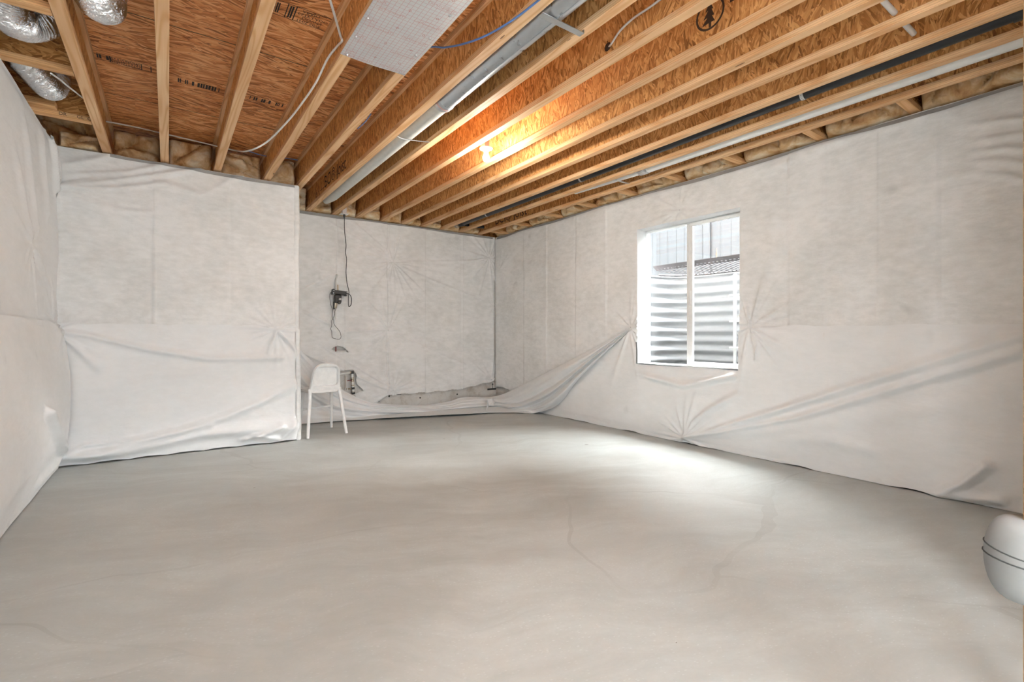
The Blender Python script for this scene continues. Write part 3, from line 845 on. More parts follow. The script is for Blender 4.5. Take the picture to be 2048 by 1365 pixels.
# the sheets go round the outer corner
cc = []
ts = np.linspace(0.0, ZT, 200)
for z in ts:
    e = 0.012 * float(vnoise(np.array(z * 3.0), np.array(0.3), 77))
    lowr = 0.02 if z < 1.2 else 0.0
    for k, (dx, dy) in enumerate([(-0.03, -0.006), (0.0, 0.0), (0.018, 0.02), (0.028, 0.05), (0.028, 0.4), (0.028, 1.08)]):
        cc.append((XJ + dx + e + lowr * 0.6, YJ + dy - 0.012 - lowr * (1 if k < 2 else 0.3) + (0.02 if k == 0 else 0), z))
mesh_obj('corner_wrap', cc, [[i * 6 + k, i * 6 + k + 1, (i + 1) * 6 + k + 1, (i + 1) * 6 + k] for i in range(len(ts) - 1) for k in range(5)], M['up'], shJU, True)
MB().lathe([(0.0005, -0.004), (0.006, -0.003), (0.007, 0.0)], (wy(550, 658, YJ)[0], YJ - 0.008, wy(550, 658, YJ)[1]), 10, 'y').build('pin', M['steel'], shJL)

# ---- left wall
def disp_LU(U, V):
    d = 0.02 + 0.03 * fbm(U * 0.9, V * 0.9, 81) + 0.004 * fbm(U * 4, V * 1.5, 85)
    d = d + star(U, V, 4.62, 1.77, 0.016, 0.3, 41, 10) + star(U, V, 5.5, 1.21, 0.03, 0.3, 42, 14)
    for a, b, am, w in [((4.4, 2.6), (4.8, 1.9), .015, .06), ((4.9, 2.7), (5.2, 2.1), .018, .05), ((5.25, 2.74), (5.5, 2.35), .03, .03), ((4.2, 2.3), (4.6, 1.8), .012, .05), ((4.65, 1.75), (5.3, 1.5), .012, .03)]:
        d = d + ridge(U, V, [a, b], w, am, 0.2)
    d = d - 0.03 * np.exp(-((V - ZT) / 0.06) ** 2) + 0.012 * np.clip((U - 5.3) / 0.3, 0, 1) * np.sin(V * 4)
    return d
shLU = empty('wall_sheet', (XL, 2.0, 1.1), 'white upper sheet on the left wall under the flexible ducts', 'insulation sheet')
sheet('fabric', grid(-0.5, YJ - 0.015, 0.016), grid(1.15, ZT + 0.01, 0.016), place_L, disp_LU, M['low'], shLU)
flap = []
for i in range(14):
    t = i / 13
    for k in range(6):
        s = k / 5
        flap.append((XL + 0.03 + 0.05 * s * math.sin(t * 3.0) + 0.02 * math.sin(s * 5), 5.25 + 0.33 * t + 0.02 * s, ZT - 0.02 - 0.20 * t - 0.16 * s * (0.4 + t)))
mesh_obj('flap', flap, [[i * 6 + k, (i + 1) * 6 + k, (i + 1) * 6 + k + 1, i * 6 + k + 1] for i in range(13) for k in range(5)], M['low'], shLU, True)
def disp_LL(U, V):
    d = 0.045 + 0.035 * fbm(U * 0.8, V * 0.8, 91) + 0.003 * fbm(U * 4, V * 2, 95)
    d = d + 0.05 * np.sin(np.clip(V / 1.2, 0, 1) * math.pi) + star(U, V, 5.5, 1.21, 0.03, 0.3, 43, 14)
    d = d + ridge(U, V, [(5.58, 0.12), (5.3, 0.2), (5.0, 0.34), (4.6, 0.6)], 0.03, 0.04, 0.2) + ridge(U, V, [(5.55, 0.1), (5.2, 0.08), (4.6, 0.1)], 0.04, 0.03, 0.2)
    return d * (0.35 + 0.65 * np.clip(V / 0.25, 0, 1)) + 0.012
shLL = empty('wall_sheet', (XL + 0.05, 2.0, 0), 'bulging white lower sheet along the left wall', 'insulation sheet')
sheet('fabric', grid(-0.5, YJ - 0.05, 0.016), np.linspace(0, 1, 80),
      lambda U, T, D: (lambda Z: np.stack([XL + disp_LL(U, Z), U, Z], -1))(0.008 + T * (1.235 - 0.05 * np.exp(-((U - 5.5) / 0.2) ** 2))), lambda U, V: U * 0, M['low'], shLL)

# ---- the fallen lower sheet: hangs from the window, bunches in the corner, lies along the back wall
def R_(px, py, d): return atX(px, py, XR - d)
def B_(px, py, d): return atY(px, py, YB - d)
def FL(px, py, z=0.012): return atz(px, py, z)
rails = [
    [R_(1260, 656, .03), R_(1200, 690, .035), R_(1120, 732, .04), R_(1050, 768, .045), R_(1003, 790, .06), B_(970, 795, .10), B_(926, 795, .06), B_(899, 803, .05), B_(844, 811, .05), B_(762, 808, .05), B_(721, 798, .05), B_(680, 776, .05), B_(640, 738, .05), B_(600, 700, .05), B_(570, 672, .04)],
    [R_(1259, 657, .035), R_(1193, 702, .07), R_(1112, 752, .09), R_(1052, 786, .10), R_(1010, 800, .14), B_(975, 799, .20), B_(926, 803, .14), B_(897, 811, .13), B_(844, 815, .12), B_(762, 814, .10), B_(721, 806, .10), B_(678, 788, .09), B_(638, 756, .08), B_(599, 716, .07), B_(570, 690, .05)],
    [R_(1259, 658, .03), R_(1186, 712, .04), R_(1108, 768, .05), R_(1055, 797, .07), R_(1016, 808, .14), B_(983, 806, .24), B_(926, 809, .20), B_(897, 815, .17), B_(844, 819, .15), B_(762, 820, .12), B_(719, 814, .11), B_(676, 800, .07), B_(637, 775, .05), B_(598, 735, .05), B_(570, 712, .04)],
    [R_(1258, 659, .04), R_(1178, 722, .10), R_(1106, 780, .14), R_(1060, 805, .17), R_(1022, 813, .22), B_(990, 811, .34), B_(926, 815, .25), B_(897, 820, .20), B_(844, 824, .17), B_(762, 826, .13), B_(717, 823, .14), B_(673, 812, .12), B_(636, 792, .10), B_(598, 756, .09), B_(570, 738, .06)],
    [R_(1258, 660, .03), R_(1172, 732, .05), R_(1108, 788, .07), R_(1066, 811, .09), R_(1030, 817, .20), B_(992, 817, .32), B_(930, 822, .22), B_(899, 826, .18), B_(844, 829, .16), B_(765, 831, .11), B_(716, 831, .08), B_(671, 823, .05), B_(635, 808, .05), B_(598, 785, .04), B_(570, 772, .04)],
    [R_(1257, 661, .04), R_(1166, 744, .11), R_(1112, 798, .13), R_(1070, 819, .14), R_(1034, 821, .22), FL(996, 823), FL(940, 827, .03), FL(900, 829, .03), FL(844, 832, .03), FL(768, 836, .03), B_(716, 837, .13), B_(670, 834, .12), B_(634, 826, .10), B_(598, 815, .08), B_(570, 810, .06)],
    [R_(1257, 662, .03), R_(1160, 756, .05), R_(1117, 809, .05), FL(1069, 827), FL(1036, 826), FL(990, 826), FL(940, 828), FL(900, 830), FL(844, 833), FL(770, 837), FL(716, 840.5), FL(670, 843), FL(634, 846), FL(597, 849), FL(570, 851)],
]
nS, nT = 380, 66
rs_ = np.array([spline(r, nS) for r in rails])
surf = np.zeros((nS, nT, 3))
for i in range(nS): surf[i] = spline(rs_[:, i, :], nT)
ss, tt_ = np.meshgrid(np.linspace(0, 1, nS), np.linspace(0, 1, nT), indexing='ij')
bul = 0.02 * fbm(ss * 9, tt_ * 9 + ss * 3, 101) * np.minimum(1, ss * 6) + 0.007 * np.sin(tt_ * 38 + 8 * fbm(ss * 3, tt_ * 2, 105)) * np.minimum(1, ss * 3)
surf[..., 0] -= bul * np.where(ss < 0.38, 1, 0.3); surf[..., 1] -= bul * np.where(ss < 0.38, 0.2, 1)
surf[..., 2] = np.maximum(surf[..., 2], 0.004)
surf[..., 0] = np.minimum(surf[..., 0], XR - 0.012); surf[..., 1] = np.minimum(surf[..., 1], YB - 0.008)
ii = np.arange(nS * nT).reshape(nS, nT)
fq = np.stack([ii[:-1, :-1], ii[1:, :-1], ii[1:, 1:], ii[:-1, 1:]], -1).reshape(-1, 4).tolist()
fs = empty('fallen_sheet', (3.6, 6.3, 0), 'fallen white sheet draped from the window to the floor in the far corner', 'insulation sheet')
mesh_obj('fabric', surf.reshape(-1, 3), fq, M['low'], fs, True)
# torn tuft standing up in the corner
tv = [atz(972, 822, .03), B_(975, 800, .38), B_(984, 797, .40), B_(990, 803, .36), B_(988, 812, .42), B_(978, 812, .45)]
tv = [np.asarray(p) for p in tv]; cen = sum(tv[1:]) / 5 + np.array([0, -0.03, 0.015])
mesh_obj('tuft', tv + [cen], [[1, 2, 6], [2, 3, 6], [3, 4, 6], [4, 5, 6], [5, 1, 6], [0, 1, 5]], M['low'], fs, False)

# dark form-tie ends in the bare concrete strip
wb_ = bpy.data.objects['wall_back']
for (px, py) in [(778, 793), (914, 789), (840, 796), (757, 803), (985, 769)]:
    c = wy(px, py, YB + WT)
    MB().lathe([(0.013, -0.006), (0.011, 0.0), (0.004, 0.004)], (c[0], YB + WT - 0.001, c[1]), 9, 'y').build('form_tie', M['gasket'], wb_)
for (pa, pb) in [((778, 791), (802, 789)), ((985, 767), (985, 778)), ((975, 778), (997, 779))]:
    a, b = wy(*pa, YB + WT), wy(*pb, YB + WT)
    MB().box(min(a[0], b[0]) - .003, max(a[0], b[0]) + .003, YB + WT - .004, YB + WT, min(a[1], b[1]) - .003, max(a[1], b[1]) + .003).build('tear_edge', M['gasket'], wb_)

# ================================================================== CEILING FRAMING
JX = [-0.475, -0.057, 0.366, 0.812, 1.145, 1.463, 1.79, 2.11, 2.456, 2.770, 3.083, 3.405, 3.735, 4.080]
FWD = 0.063; FH = 0.038; JY0, JY1 = YF - 0.15, YB + 0.16
jm = {}
def ijoist(loc, length, along, key, label, group):
    """wooden I-joist: flanges and strand-board web"""
    root = empty('floor_joist' if along == 'y' else 'blocking_joist', loc, label, 'joist' if along == 'y' else 'blocking', group)
    L = length / 2
    for nm, (w, za, zb, mat) in dict(bottom_flange=(FWD, 0, FH, 'lum'), web=(0.011, FH, JD - FH, 'web'), top_flange=(FWD, JD - FH, JD, 'lum')).items():
        k = (key, nm)
        if k not in jm:
            mb = MB()
            if along == 'y': mb.box(-w / 2, w / 2, -L, L, za, zb, 0.0025 if nm != 'web' else 0)
            else: mb.box(-L, L, -w / 2, w / 2, za, zb, 0.0025 if nm != 'web' else 0)
            o = mb.build(nm, M[mat if along == 'y' else mat + 'x'], root, origin=(0, 0, 0))
            o.location = (0, 0, 0); jm[k] = o.data
        else:
            o = bpy.data.objects.new(nm, jm[k]); COL.objects.link(o); o.parent = root
        ORG[o] = Vector(loc)
    return root
where = ['beside the blocking at the left wall', 'bare, its underside running nearly straight up the picture', 'left of the dark THIS SIDE DOWN stamp', 'with white cable stapled up its side and foil nailed beneath',
         'under the right edge of the foil board', 'printed BCI Joist, left of the metal duct', 'right of the galvanised duct', 'carrying the lamp box', 'with a black tree stamp, right of the lit bulb',
         'second right of the lit bulb', 'third right of the lit bulb', 'left of the black drain pipe', 'between black drain pipe and pale duct', 'nearest the right wall with blocking nailed on']
joists = []
for k, x in enumerate(JX):
    joists.append(ijoist((x + FWD / 2, (JY0 + JY1) / 2, ZJ), JY1 - JY0, 'y', 'main', f'wooden I-joist {where[k]}', 'ceiling I-joists'))
# blocking pieces
xa, xb = JX[-1] + FWD, XR + 0.168
for k, y in enumerate([6.37, 5.72, 5.045, 4.38, 3.735, 3.085, 2.445, 1.755, 1.14]):
    lab = f'short blocking joist at right wall, {ORD[k + 1]} from the back corner' if k < 8 else 'short blocking joist at right wall, nearest the viewer'
    ijoist(((xa + xb) / 2, y + FWD / 2, ZJ), xb - xa - 0.004, 'x', 'rb', lab, 'blocking along the right wall')
xa, xb = XL - 0.205, JX[0]
for k, (y, nm) in enumerate([(3.30, 'above the bent flexible duct at top left corner'), (4.005, 'between the two flexible ducts at left wall'), (4.86, 'nearest the jogged wall with black grade lettering')]):
    b = ijoist(((xa + xb) / 2, y + FWD / 2, ZJ), xb - xa - 0.004, 'x', 'lb', f'short blocking joist {nm}', 'blocking along the left wall')
    if k == 2:
        for dx_, tx_ in ((0, 'DR'), (0.10, 'GL'), (0.16, 'OG')):
            lettering('grade_print', tx_, 0.034, M['ink2'], b, (-0.66 + dx_, y - 0.0012, ZJ + 0.02), (1, 0, 0), (0, 0, 1))
off = MB().box(XL - 0.10, -0.665, 4.77, 4.858, ZJ + 0.035, ZJ + 0.075, 0.003)
tag(off.build('wood_offcut', M['lumx']), 'short lumber offcut lying on the blocking beside the straight duct', 'wood block')
tag(MB().box(0.985, 1.145, YJ + 0.012, YJ + 0.065, ZT - 0.045, ZJ - 0.001, 0.003).build('wood_block', M['lumx']), 'small wood block showing above torn sheet at the jog corner', 'wood block')

# printing on joist webs
Fj = joists[5]; xf = JX[5] + FWD / 2 - 0.0062
lettering('joist_print', 'BCI\u00ae Joist', 0.195, M['ink'], Fj, (xf, atX(649, 363, xf)[1], ZJ + 0.15), (0, -1, 0), (0, 0, 1))
p0 = atX(640, 385, xf); p1 = atX(655, 370, xf)
MB().box(xf - 0.0004, xf, p1[1], p0[1], p0[2] + 0.012, p0[2] + 0.018).build('print_dash', M['ink'], Fj)
rg = MB()
def ring(mb, x, yc, zc, ry, rz, w, a0=0, a1=2 * math.pi, n=40):
    V = []; 
    for i in range(n + 1):
        a = a0 + (a1 - a0) * i / n
        for q in (0, w): V.append((x, yc + (ry - q) * math.cos(a), zc + (rz - q) * math.sin(a)))
    mb.add(V, [[2 * i, 2 * i + 1, 2 * i + 3, 2 * i + 2] for i in range(n)])
p = atX(633, 391, xf)
ring(rg, xf - 0.0004, p[1], p[2], 0.045, 0.035, 0.008); ring(rg, xf - 0.0004, p[1], p[2], 0.022, 0.018, 0.006)
rg.build('print_ring', M['ink'], Fj)
# tree-in-circle stamp two joists right of the lamp joist
Ij = joists[8]; xi = JX[8] + FWD / 2 - 0.0062
c = atX(1420, 28, xi)
tr = MB(); ring(tr, xi - 0.0004, c[1], c[2], 0.088, 0.088, 0.012)
def poly(mb, pts): mb.add([(xi - 0.0005, c[1] - a, c[2] + b) for a, b in pts], [list(range(len(pts)))])
poly(tr, [(0, .075), (-.028, .022), (-.012, .024), (-.042, -.018), (-.016, -.014), (-.052, -.052), (-.008, -.048), (-.008, -.075), (.008, -.075), (.008, -.048), (.030, -.05), (.012, -.014), (.026, -.016), (.010, .024), (.020, .022)])
tr.build('tree_stamp', M['ink2'], Ij)
lettering('joist_print', 'Boise', 0.11, M['ink2'], Ij, (xi - 0.0004, c[1] - 0.11, c[2] + 0.03), (0, -1, 0), (0, 0, 1))
Nj = joists[13]; xn = JX[13] + FWD / 2 - 0.0062
lettering('joist_print', 'BCI\u00ae Joist', 0.19, M['ink2'], Nj, (xn, atX(990, 443, xn)[1], ZJ + 0.13), (0, -1, 0), (0, 0, 1))

# ------------------------------------------------------------------ fibreglass batts
def batt(name, axis, a0, a1, z0, z1, face, depth, seed, label, group, thick=0.08):
    """stuffed batt: pillow with creases. axis 'x': runs along x and faces -y; axis 'y': runs along y and faces -x"""
    n, m = max(12, int((a1 - a0) / 0.012)), 26
    u = np.linspace(0, 1, n); v = np.linspace(0, 1, m)
    U, V = np.meshgrid(u, v, indexing='ij')
    rs = np.random.RandomState(seed)
    pil = (np.clip(1 - (2 * U - 1) ** 8, 0, 1) * np.clip(1 - (2 * V - 1) ** 6, 0, 1)) ** 0.5
    Lw = (a1 - a0)
    # lumps = smooth cells with creases between them
    k = max(3, int(Lw * 11)); cu = rs.rand(k) * Lw; cv = rs.rand(k) * (z1 - z0)
    d = np.sqrt((U[..., None] * Lw - cu) ** 2 * 0.7 + (V[..., None] * (z1 - z0) - cv) ** 2 * 1.6 + 0.0004)
    ds = np.sort(d, -1)
    lump = np.clip((ds[..., 1] - ds[..., 0]) / 0.08, 0, 1) ** 0.5
    D = pil * (0.02 + 0.085 * lump + 0.05 * (fbm(U * 4 * Lw / .35, V * 3, seed, 3) + 0.3)) * depth / 0.08
    A = a0 + U * (a1 - a0); Z = z0 + V * (z1 - z0) + 0.008 * fbm(U * 7, V * 3, seed + 9, 2)
    back = face + thick - 0.05
    if axis == 'x':
        P = np.stack([A, face - D, Z], -1); Q = np.stack([A, np.full_like(A, back + 0.05), Z], -1)
    else:
        P = np.stack([face - D, A, Z], -1); Q = np.stack([np.full_like(A, back + 0.05), A, Z], -1)
    ii = np.arange(n * m).reshape(n, m); fc = np.stack([ii[:-1, :-1], ii[1:, :-1], ii[1:, 1:], ii[:-1, 1:]], -1).reshape(-1, 4).tolist()
    verts = P.reshape(-1, 3); loop = list(ii[:, 0]) + list(ii[-1, 1:]) + list(ii[::-1, -1][1:]) + list(ii[0, ::-1][1:-1])
    bq = Q.reshape(-1, 3)[loop]; N = n * m; V2 = np.vstack([verts, bq]); k = len(loop)
    for i in range(k): fc.append([int(loop[i]), int(N + i), int(N + (i + 1) % k), int(loop[(i + 1) % k])])
    fc.append([N + i for i in range(k)])
    o = MB(); o.v = [tuple(p) for p in V2]; o.f = fc
    o = o.build(name, M['batt'], None, True)
    return tag(o, label, 'insulation', group)
bays = [XL - 0.2] + JX
# above the jogged wall
nm = ['between left wall and first joist above the jogged wall', 'in the first joist bay above the jogged wall', 'in the second joist bay above the jogged wall', 'in the third joist bay above the jogged wall, behind white cable', 'in the fourth joist bay above the jog corner']
for k in range(5):
    a0 = bays[k] + (FWD if k else 0); a1 = bays[k + 1]
    batt('fibreglass_batt', 'x', a0 + 0.002, a1 - 0.002, ZJ + 0.002, ZS - (0.012 + 0.02 * (k % 2)), YJ + 0.19 + 0.02 * (k % 2), 0.085, 200 + k, f'brown fibreglass batt {nm[k]}', 'batts above the jogged wall')
if True:
    batt('fibreglass_batt', 'x', -0.76, -0.50, ZJ + 0.001, ZJ + 0.13, YJ + 0.035, 0.04, 231, 'torn cream fibreglass wad at the left wall corner', 'batts above the jogged wall', 0.012)
for k in range(5, 14):
    a0 = bays[k] + FWD; a1 = bays[k + 1]
    lab = f'brown fibreglass batt at the back wall, {ORD[k - 4]} joist bay right of the jog corner'
    batt('fibreglass_batt', 'x', a0 + 0.002, a1 - 0.002, ZJ + 0.002, ZS - 0.01 - 0.015 * (k % 2), YB + 0.03 - 0.03 * (k % 2), 0.07, 250 + k, lab, 'batts above the back wall')
ys = [YB + 0.0, 6.37, 5.72, 5.045, 4.38, 3.735, 3.085, 2.445, 1.755, 1.14, 0.5]
for k in range(len(ys) - 1):
    a1 = ys[k] - 0.003; a0 = ys[k + 1] + FWD + 0.003
    lab = f'brown fibreglass batt above the right wall, {ORD[k + 1]} bay from the back corner'
    batt('fibreglass_batt', 'y', a0, a1, ZJ + 0.002, ZS - 0.012, XR + 0.045, 0.085, 280 + k, lab, 'batts above the right wall')

# ------------------------------------------------------------------ ducts and pipes
def flex(name, pts, r, label, seed):
    P = spline(pts, 150)
    seg = np.r_[0, np.cumsum(np.linalg.norm(np.diff(P, axis=0), axis=1))]
    pitch = 0.013
    n = int(seg[-1] / pitch * 4)
    t = np.linspace(0, seg[-1], n)
    Q = np.stack([np.interp(t, seg, P[:, i]) for i in range(3)], -1)
    rr = r * (1 + 0.035 * np.sin(2 * math.pi * t / pitch) + 0.05 * np.interp(t, np.linspace(0, seg[-1], 25), np.random.RandomState(seed).rand(25) - .5))
    mb = MB().tube(Q, list(rr), 28)
    rs = random.Random(seed)
    mb.v = [(a + rs.uniform(-.0016, .0016), b + rs.uniform(-.0016, .0016), c + rs.uniform(-.0016, .0016)) for a, b, c in mb.v]
    return tag(mb.build(name, M['foilflex'], None, True), label, 'duct', 'flexible foil ducts')
flex('flexible_duct', [(-0.62, 3.475, 2.935), (-0.68, 3.52, 2.885), (-0.705, 3.64, 2.862), (-0.66, 3.765, 2.872), (-0.59, 3.80, 2.93), (-0.575, 3.80, 2.985), (-0.575, 3.80, 3.052)], 0.096, 'crinkled foil flexible duct bending upward at the top left corner', 1)
flex('flexible_duct', [(-0.325, 2.80, 2.91), (-0.315, 3.10, 2.905), (-0.30, 3.32, 2.903), (-0.285, 3.41, 2.93), (-0.285, 3.42, 2.99), (-0.285, 3.42, 3.052)], 0.100, 'foil flexible duct curling up right of the first joist', 2)
flex('flexible_duct', [(-0.775, 4.08, 2.875), (-0.74, 4.26, 2.865), (-0.70, 4.48, 2.86), (-0.672, 4.63, 2.87), (-0.66, 4.70, 2.95), (-0.658, 4.71, 3.0), (-0.658, 4.71, 3.052)], 0.086, 'foil flexible duct running down beside the left wall sheet', 3)

DXF, DZF, DRF = 1.612, 2.815, 0.072
du = empty('round_duct', (DXF, 3, DZF - DRF), 'round galvanised duct between joists left of the lit bulb', 'duct')
MB().tube([(DXF, y, DZF) for y in np.linspace(YF + 0.1, 3.10, 12)], DRF, 32).build('steel_section', M['galv'], du, True)
MB().tube([(DXF, y, DZF) for y in np.linspace(3.10, 6.28, 12)], [DRF - 0.004] * 11 + [DRF - 0.03], 32).build('wrapped_section', M['wrap'], du, True)
MB().tube([(DXF, 3.06, DZF), (DXF, 3.075, DZF), (DXF, 3.13, DZF), (DXF, 3.145, DZF)], [DRF + 0.001, DRF + 0.005, DRF + 0.005, DRF - 0.002], 32).build('collar', M['galv'], du, True)
MB().tube([(DXF, 3.085, DZF), (DXF, 3.10, DZF)], DRF + 0.0065, 32).build('tape_band', M['redink2'], du, True)
MB().box(DXF - 0.0015, DXF + 0.0015, YF + 0.1, 3.05, DZF - DRF - 0.003, DZF - DRF + 0.002).build('lock_seam', M['galv'], du)
by = atz(1095, 35, 2.74)[1]
MB().box(JX[5] + 0.055, JX[6] + 0.012, by - 0.018, by + 0.018, ZJ - 0.018, ZJ - 0.014).box(JX[6] + 0.008, JX[6] + 0.012, by - 0.018, by + 0.018, ZJ - 0.018, ZJ + 0.03)\
    .build('strap_hanger', M['steel'], du)
wy_ = atz(820, 280, 2.74)[1]
MB().tube(spline([(JX[5] + 0.06, wy_ + 0.02, ZJ - 0.002), (DXF - 0.05, wy_ + 0.01, DZF - DRF - 0.004), (DXF + 0.03, wy_, DZF - DRF - 0.002), (JX[6] + 0.004, wy_ - 0.02, ZJ - 0.001)], 14), 0.004, 8).build('wire_hanger', M['steel'], du, True)

DXM, DZM, DRM = 3.900, 2.803, 0.052
dm = empty('slim_duct', (DXM, 2, DZM - DRM), 'pale slim round duct along the last joist bay', 'duct')
MB().tube([(DXM, y, DZM) for y in np.linspace(YF + 0.1, 3.15, 12)], DRM, 24).build('near_section', M['whiteduct'], dm, True)
MB().tube([(DXM, y, DZM + 0.03 * (y - 3.25)) for y in np.linspace(3.25, 4.2, 8)], DRM - 0.008, 24).build('far_section', M['whiteduct'], dm, True)
MB().tube([(DXM, 3.14, DZM), (DXM, 3.16, DZM), (DXM, 3.24, DZM), (DXM, 3.26, DZM)], [DRM + 0.003, DRM + 0.006, DRM + 0.004, DRM - 0.006], 24).build('collar', M['foilflex'], dm, True)
MB().box(JX[12] + FWD, JX[13] + 0.004, 3.53, 3.555, ZJ + 0.018, ZJ + 0.022).build('strap_hanger', M['steel'], dm)

PX_, PZ_, PR_ = 3.652, 2.836, 0.040
bp = empty('drain_pipe', (PX_, 3, PZ_ - PR_), 'long black plastic drain pipe strapped between two joists', 'pipe')
MB().tube([(PX_, y, PZ_) for y in (0.5, 2, 4, 6.48)], PR_, 24).build('pipe', M['abs'], bp, True)
MB().tube([(PX_, 0.46, PZ_), (PX_, 0.46, PZ_), (PX_, 0.55, PZ_)], [PR_ + .001, PR_ + 0.006, PR_ + 0.006], 24).build('coupling', M['abs'], bp, True)
MB().tube([(PX_, 6.40, PZ_), (PX_, 6.41, PZ_), (PX_, 6.50, PZ_), (PX_, 6.51, PZ_)], [PR_, PR_ + 0.007, PR_ + 0.007, PR_ - 0.01], 24).build('end_cap', M['abs'], bp, True)
MB().tube([(PX_ + 0.02, 6.44, PZ_ - 0.012), (4.03, 6.44, PZ_ - 0.012)], 0.026, 18).build('branch', M['abs'], bp, True)
for (px, py) in [(1608, 197), (1168, 363), (976, 432), (926, 456)]:
    y = atz(px, py, PZ_ - 0.03)[1]
    s = MB().tube([(PX_, y - 0.012, PZ_), (PX_, y + 0.012, PZ_)], PR_ + 0.0035, 24, False)
    s.box(PX_ + PR_ + 0.001, PX_ + PR_ + 0.0035, y - 0.012, y + 0.012, PZ_, ZS - 0.05)
    s = s.build('strap', M['steel'], bp, True)
    for k in (-1, 0, 1):
        a = math.radians(-120 + 28 * k)
        MB().lathe([(0.004, 0), (0.003, 0.001)], (PX_ + (PR_ + 0.004) * math.cos(a), y, PZ_ + (PR_ + 0.004) * math.sin(a)), 6).build('strap_hole', M['gasket'], s)

pe = atz(1765, 0, 2.825)
px_pipe = MB().tube([(2.50, pe[1], 2.825), (2.9, pe[1], 2.825), (3.41, pe[1], 2.825)], 0.014, 14)
tag(px_pipe.build('water_pipe', M['pvc'], None, True), 'thin white water pipe crossing through joists at top right', 'pipe')

# ------------------------------------------------------------------ foil joist panning board
fz = ZJ - 0.006
fp = empty('foil_board', (1.0, 2.2, fz - 0.002), 'silver foil board with red printed grid nailed under two joists', 'foil board')
FX_a, FX_b, FY_a, FY_b = 0.806, 1.199, 0.3, 2.835
V = []; nx_, ny_ = 18, 90
for i in range(nx_ + 1):
    for j in range(ny_ + 1):
        u = i / nx_; y = FY_a + (FY_b - FY_a) * j / ny_
        sag = 0.006 * math.sin(math.pi * u) + 0.003 * float(vnoise(np.array(u * 3.0), np.array(y * 4), 140))
        V.append((FX_a + (FX_b - FX_a) * u, y, fz - max(0, sag) + 0.0))
nv = len(V)
Fc = [[i * (ny_ + 1) + j, (i + 1) * (ny_ + 1) + j, (i + 1) * (ny_ + 1) + j + 1, i * (ny_ + 1) + j + 1] for i in range(nx_) for j in range(ny_)]
top = [(a, b, c + 0.003) for a, b, c in V]
Fc2 = [[q + nv for q in reversed(f)] for f in Fc]
edge = [i * (ny_ + 1) + ny_ for i in range(nx_ + 1)]
side = [[edge[i], edge[i + 1], edge[i + 1] + nv, edge[i] + nv] for i in range(nx_)]
mb = MB(); mb.v = V + top; mb.f = Fc + Fc2 + side
mb.build('board', M['foil'], fp, True)
MB().box(1.105, 1.20, FY_b - 0.008, FY_b + 0.004, fz - 0.002, fz + 0.005, 0.001).build('torn_edge', M['foilflex'], fp)
def ringz(mb, x, y, rx, ry, w, z, n=28):
    V = []
    for i in range(n + 1):
        a = 2 * math.pi * i / n
        for q in (0, w): V.append((x + (rx - q) * math.cos(a), y + (ry - q) * math.sin(a), z))
    mb.add(V, [[2 * i, 2 * i + 1, 2 * i + 3, 2 * i + 2] for i in range(n)])
zz = fz - 0.011
dia = MB(); ell = MB()
for k in range(8):
    yb = 2.735 - k * 0.165
    for x, dy in ((0.975, 0.0), (1.115, -0.02)):
        ringz(dia, x, yb + dy, 0.009, 0.009, 0.003, zz, 4)
    for x, dy in ((0.905, 0.065), (1.10, 0.055), (0.815, 0.02)):
        rx = 0.078 if x != 0.815 else 0.03
        xx = x + (0.03 if x == 0.815 else 0)
        if yb + dy > FY_b - 0.02: continue
        ringz(ell, xx, yb + dy, rx, 0.021, 0.0016, zz)
        lettering('logo_print', 'Thermo-Pan' if rx > 0.05 else 'mo-Pan'[-4:], 0.026, M['redink2'], fp, (xx, yb + dy, zz - 0.0004), (-1, 0, 0), (0, -1, 0), 'CENTER')
dia.build('diamond_print', M['redink'], fp); ell.build('oval_print', M['redink2'], fp)
for (px, py) in [(694, 108), (735, 35), (712, 72), (900, 30), (860, 75), (832, 109), (800, 143)]:
    p = atz(px, py, fz)
    MB().lathe([(0.0005, -0.009), (0.006, -0.008), (0.008, 0.0)], (p[0], p[1], fz - 0.003), 10).build('nail_head', M['steel'], fp)

# ------------------------------------------------------------------ cables
def cable(name, pts, r, mat, label, cat='cable', n=120):
    return tag(MB().tube(spline(pts, n), r, 8).build(name, M[mat], None, True), label, cat)
xd = JX[3] - 0.008
yw = YJ + 0.045
cable('cable', [atY(212, 243, 5.44), atY(270, 254, 5.50), atY(330, 268, 5.55), atY(390, 282, 5.55), atY(440, 294, 5.5), atY(475, 302, 5.45), atX(500, 301, .52), atX(535, 283, .62), atX(575, 243, .70), atX(605, 205, .74), atX(632, 165, .77), atX(655, 118, .79),
                 atX(675, 92, xd), atX(684, 82, xd), atX(681, 72, xd), atX(672, 40, .74), atX(660, 0, .66), atX(650, -30, .6)], 0.0065, 'cordw', 'white electrical cable looping from the jogged wall up to the foil board')
cable('cable', [atX(102, 147, -0.55), atX(118, 158, -0.54), atX(135, 172, -0.52), atX(166, 196, -0.485)], 0.005, 'cordw', 'thin white cable behind the straight flexible duct at left')
cable('cable', [atY(498, 303, 5.60), atY(530, 312, 5.60), atY(575, 317, 5.62), atY(627, 326, 5.60)], 0.004, 'cordb', 'thin blue cable in front of the batts near the jog corner')
cable('cable', [atX(715, 258, 1.25), atX(730, 244, 1.25), atX(742, 228, 1.26)], 0.004, 'cordb', 'short blue cable showing between the fifth and sixth joists')
cable('cable', [(1.22, 2.86, 2.80), atX(855, 97, 1.33), atX(890, 95, 1.38), atX(930, 87, 1.41), atX(970, 72, 1.435), atX(1010, 50, 1.45), atX(1050, 22, 1.452), atX(1085, -6, 1.45)], 0.0055, 'cordb', 'blue and white cable arcing from the foil board to the next joist')
xh = JX[7] + FWD / 2 - 0.006
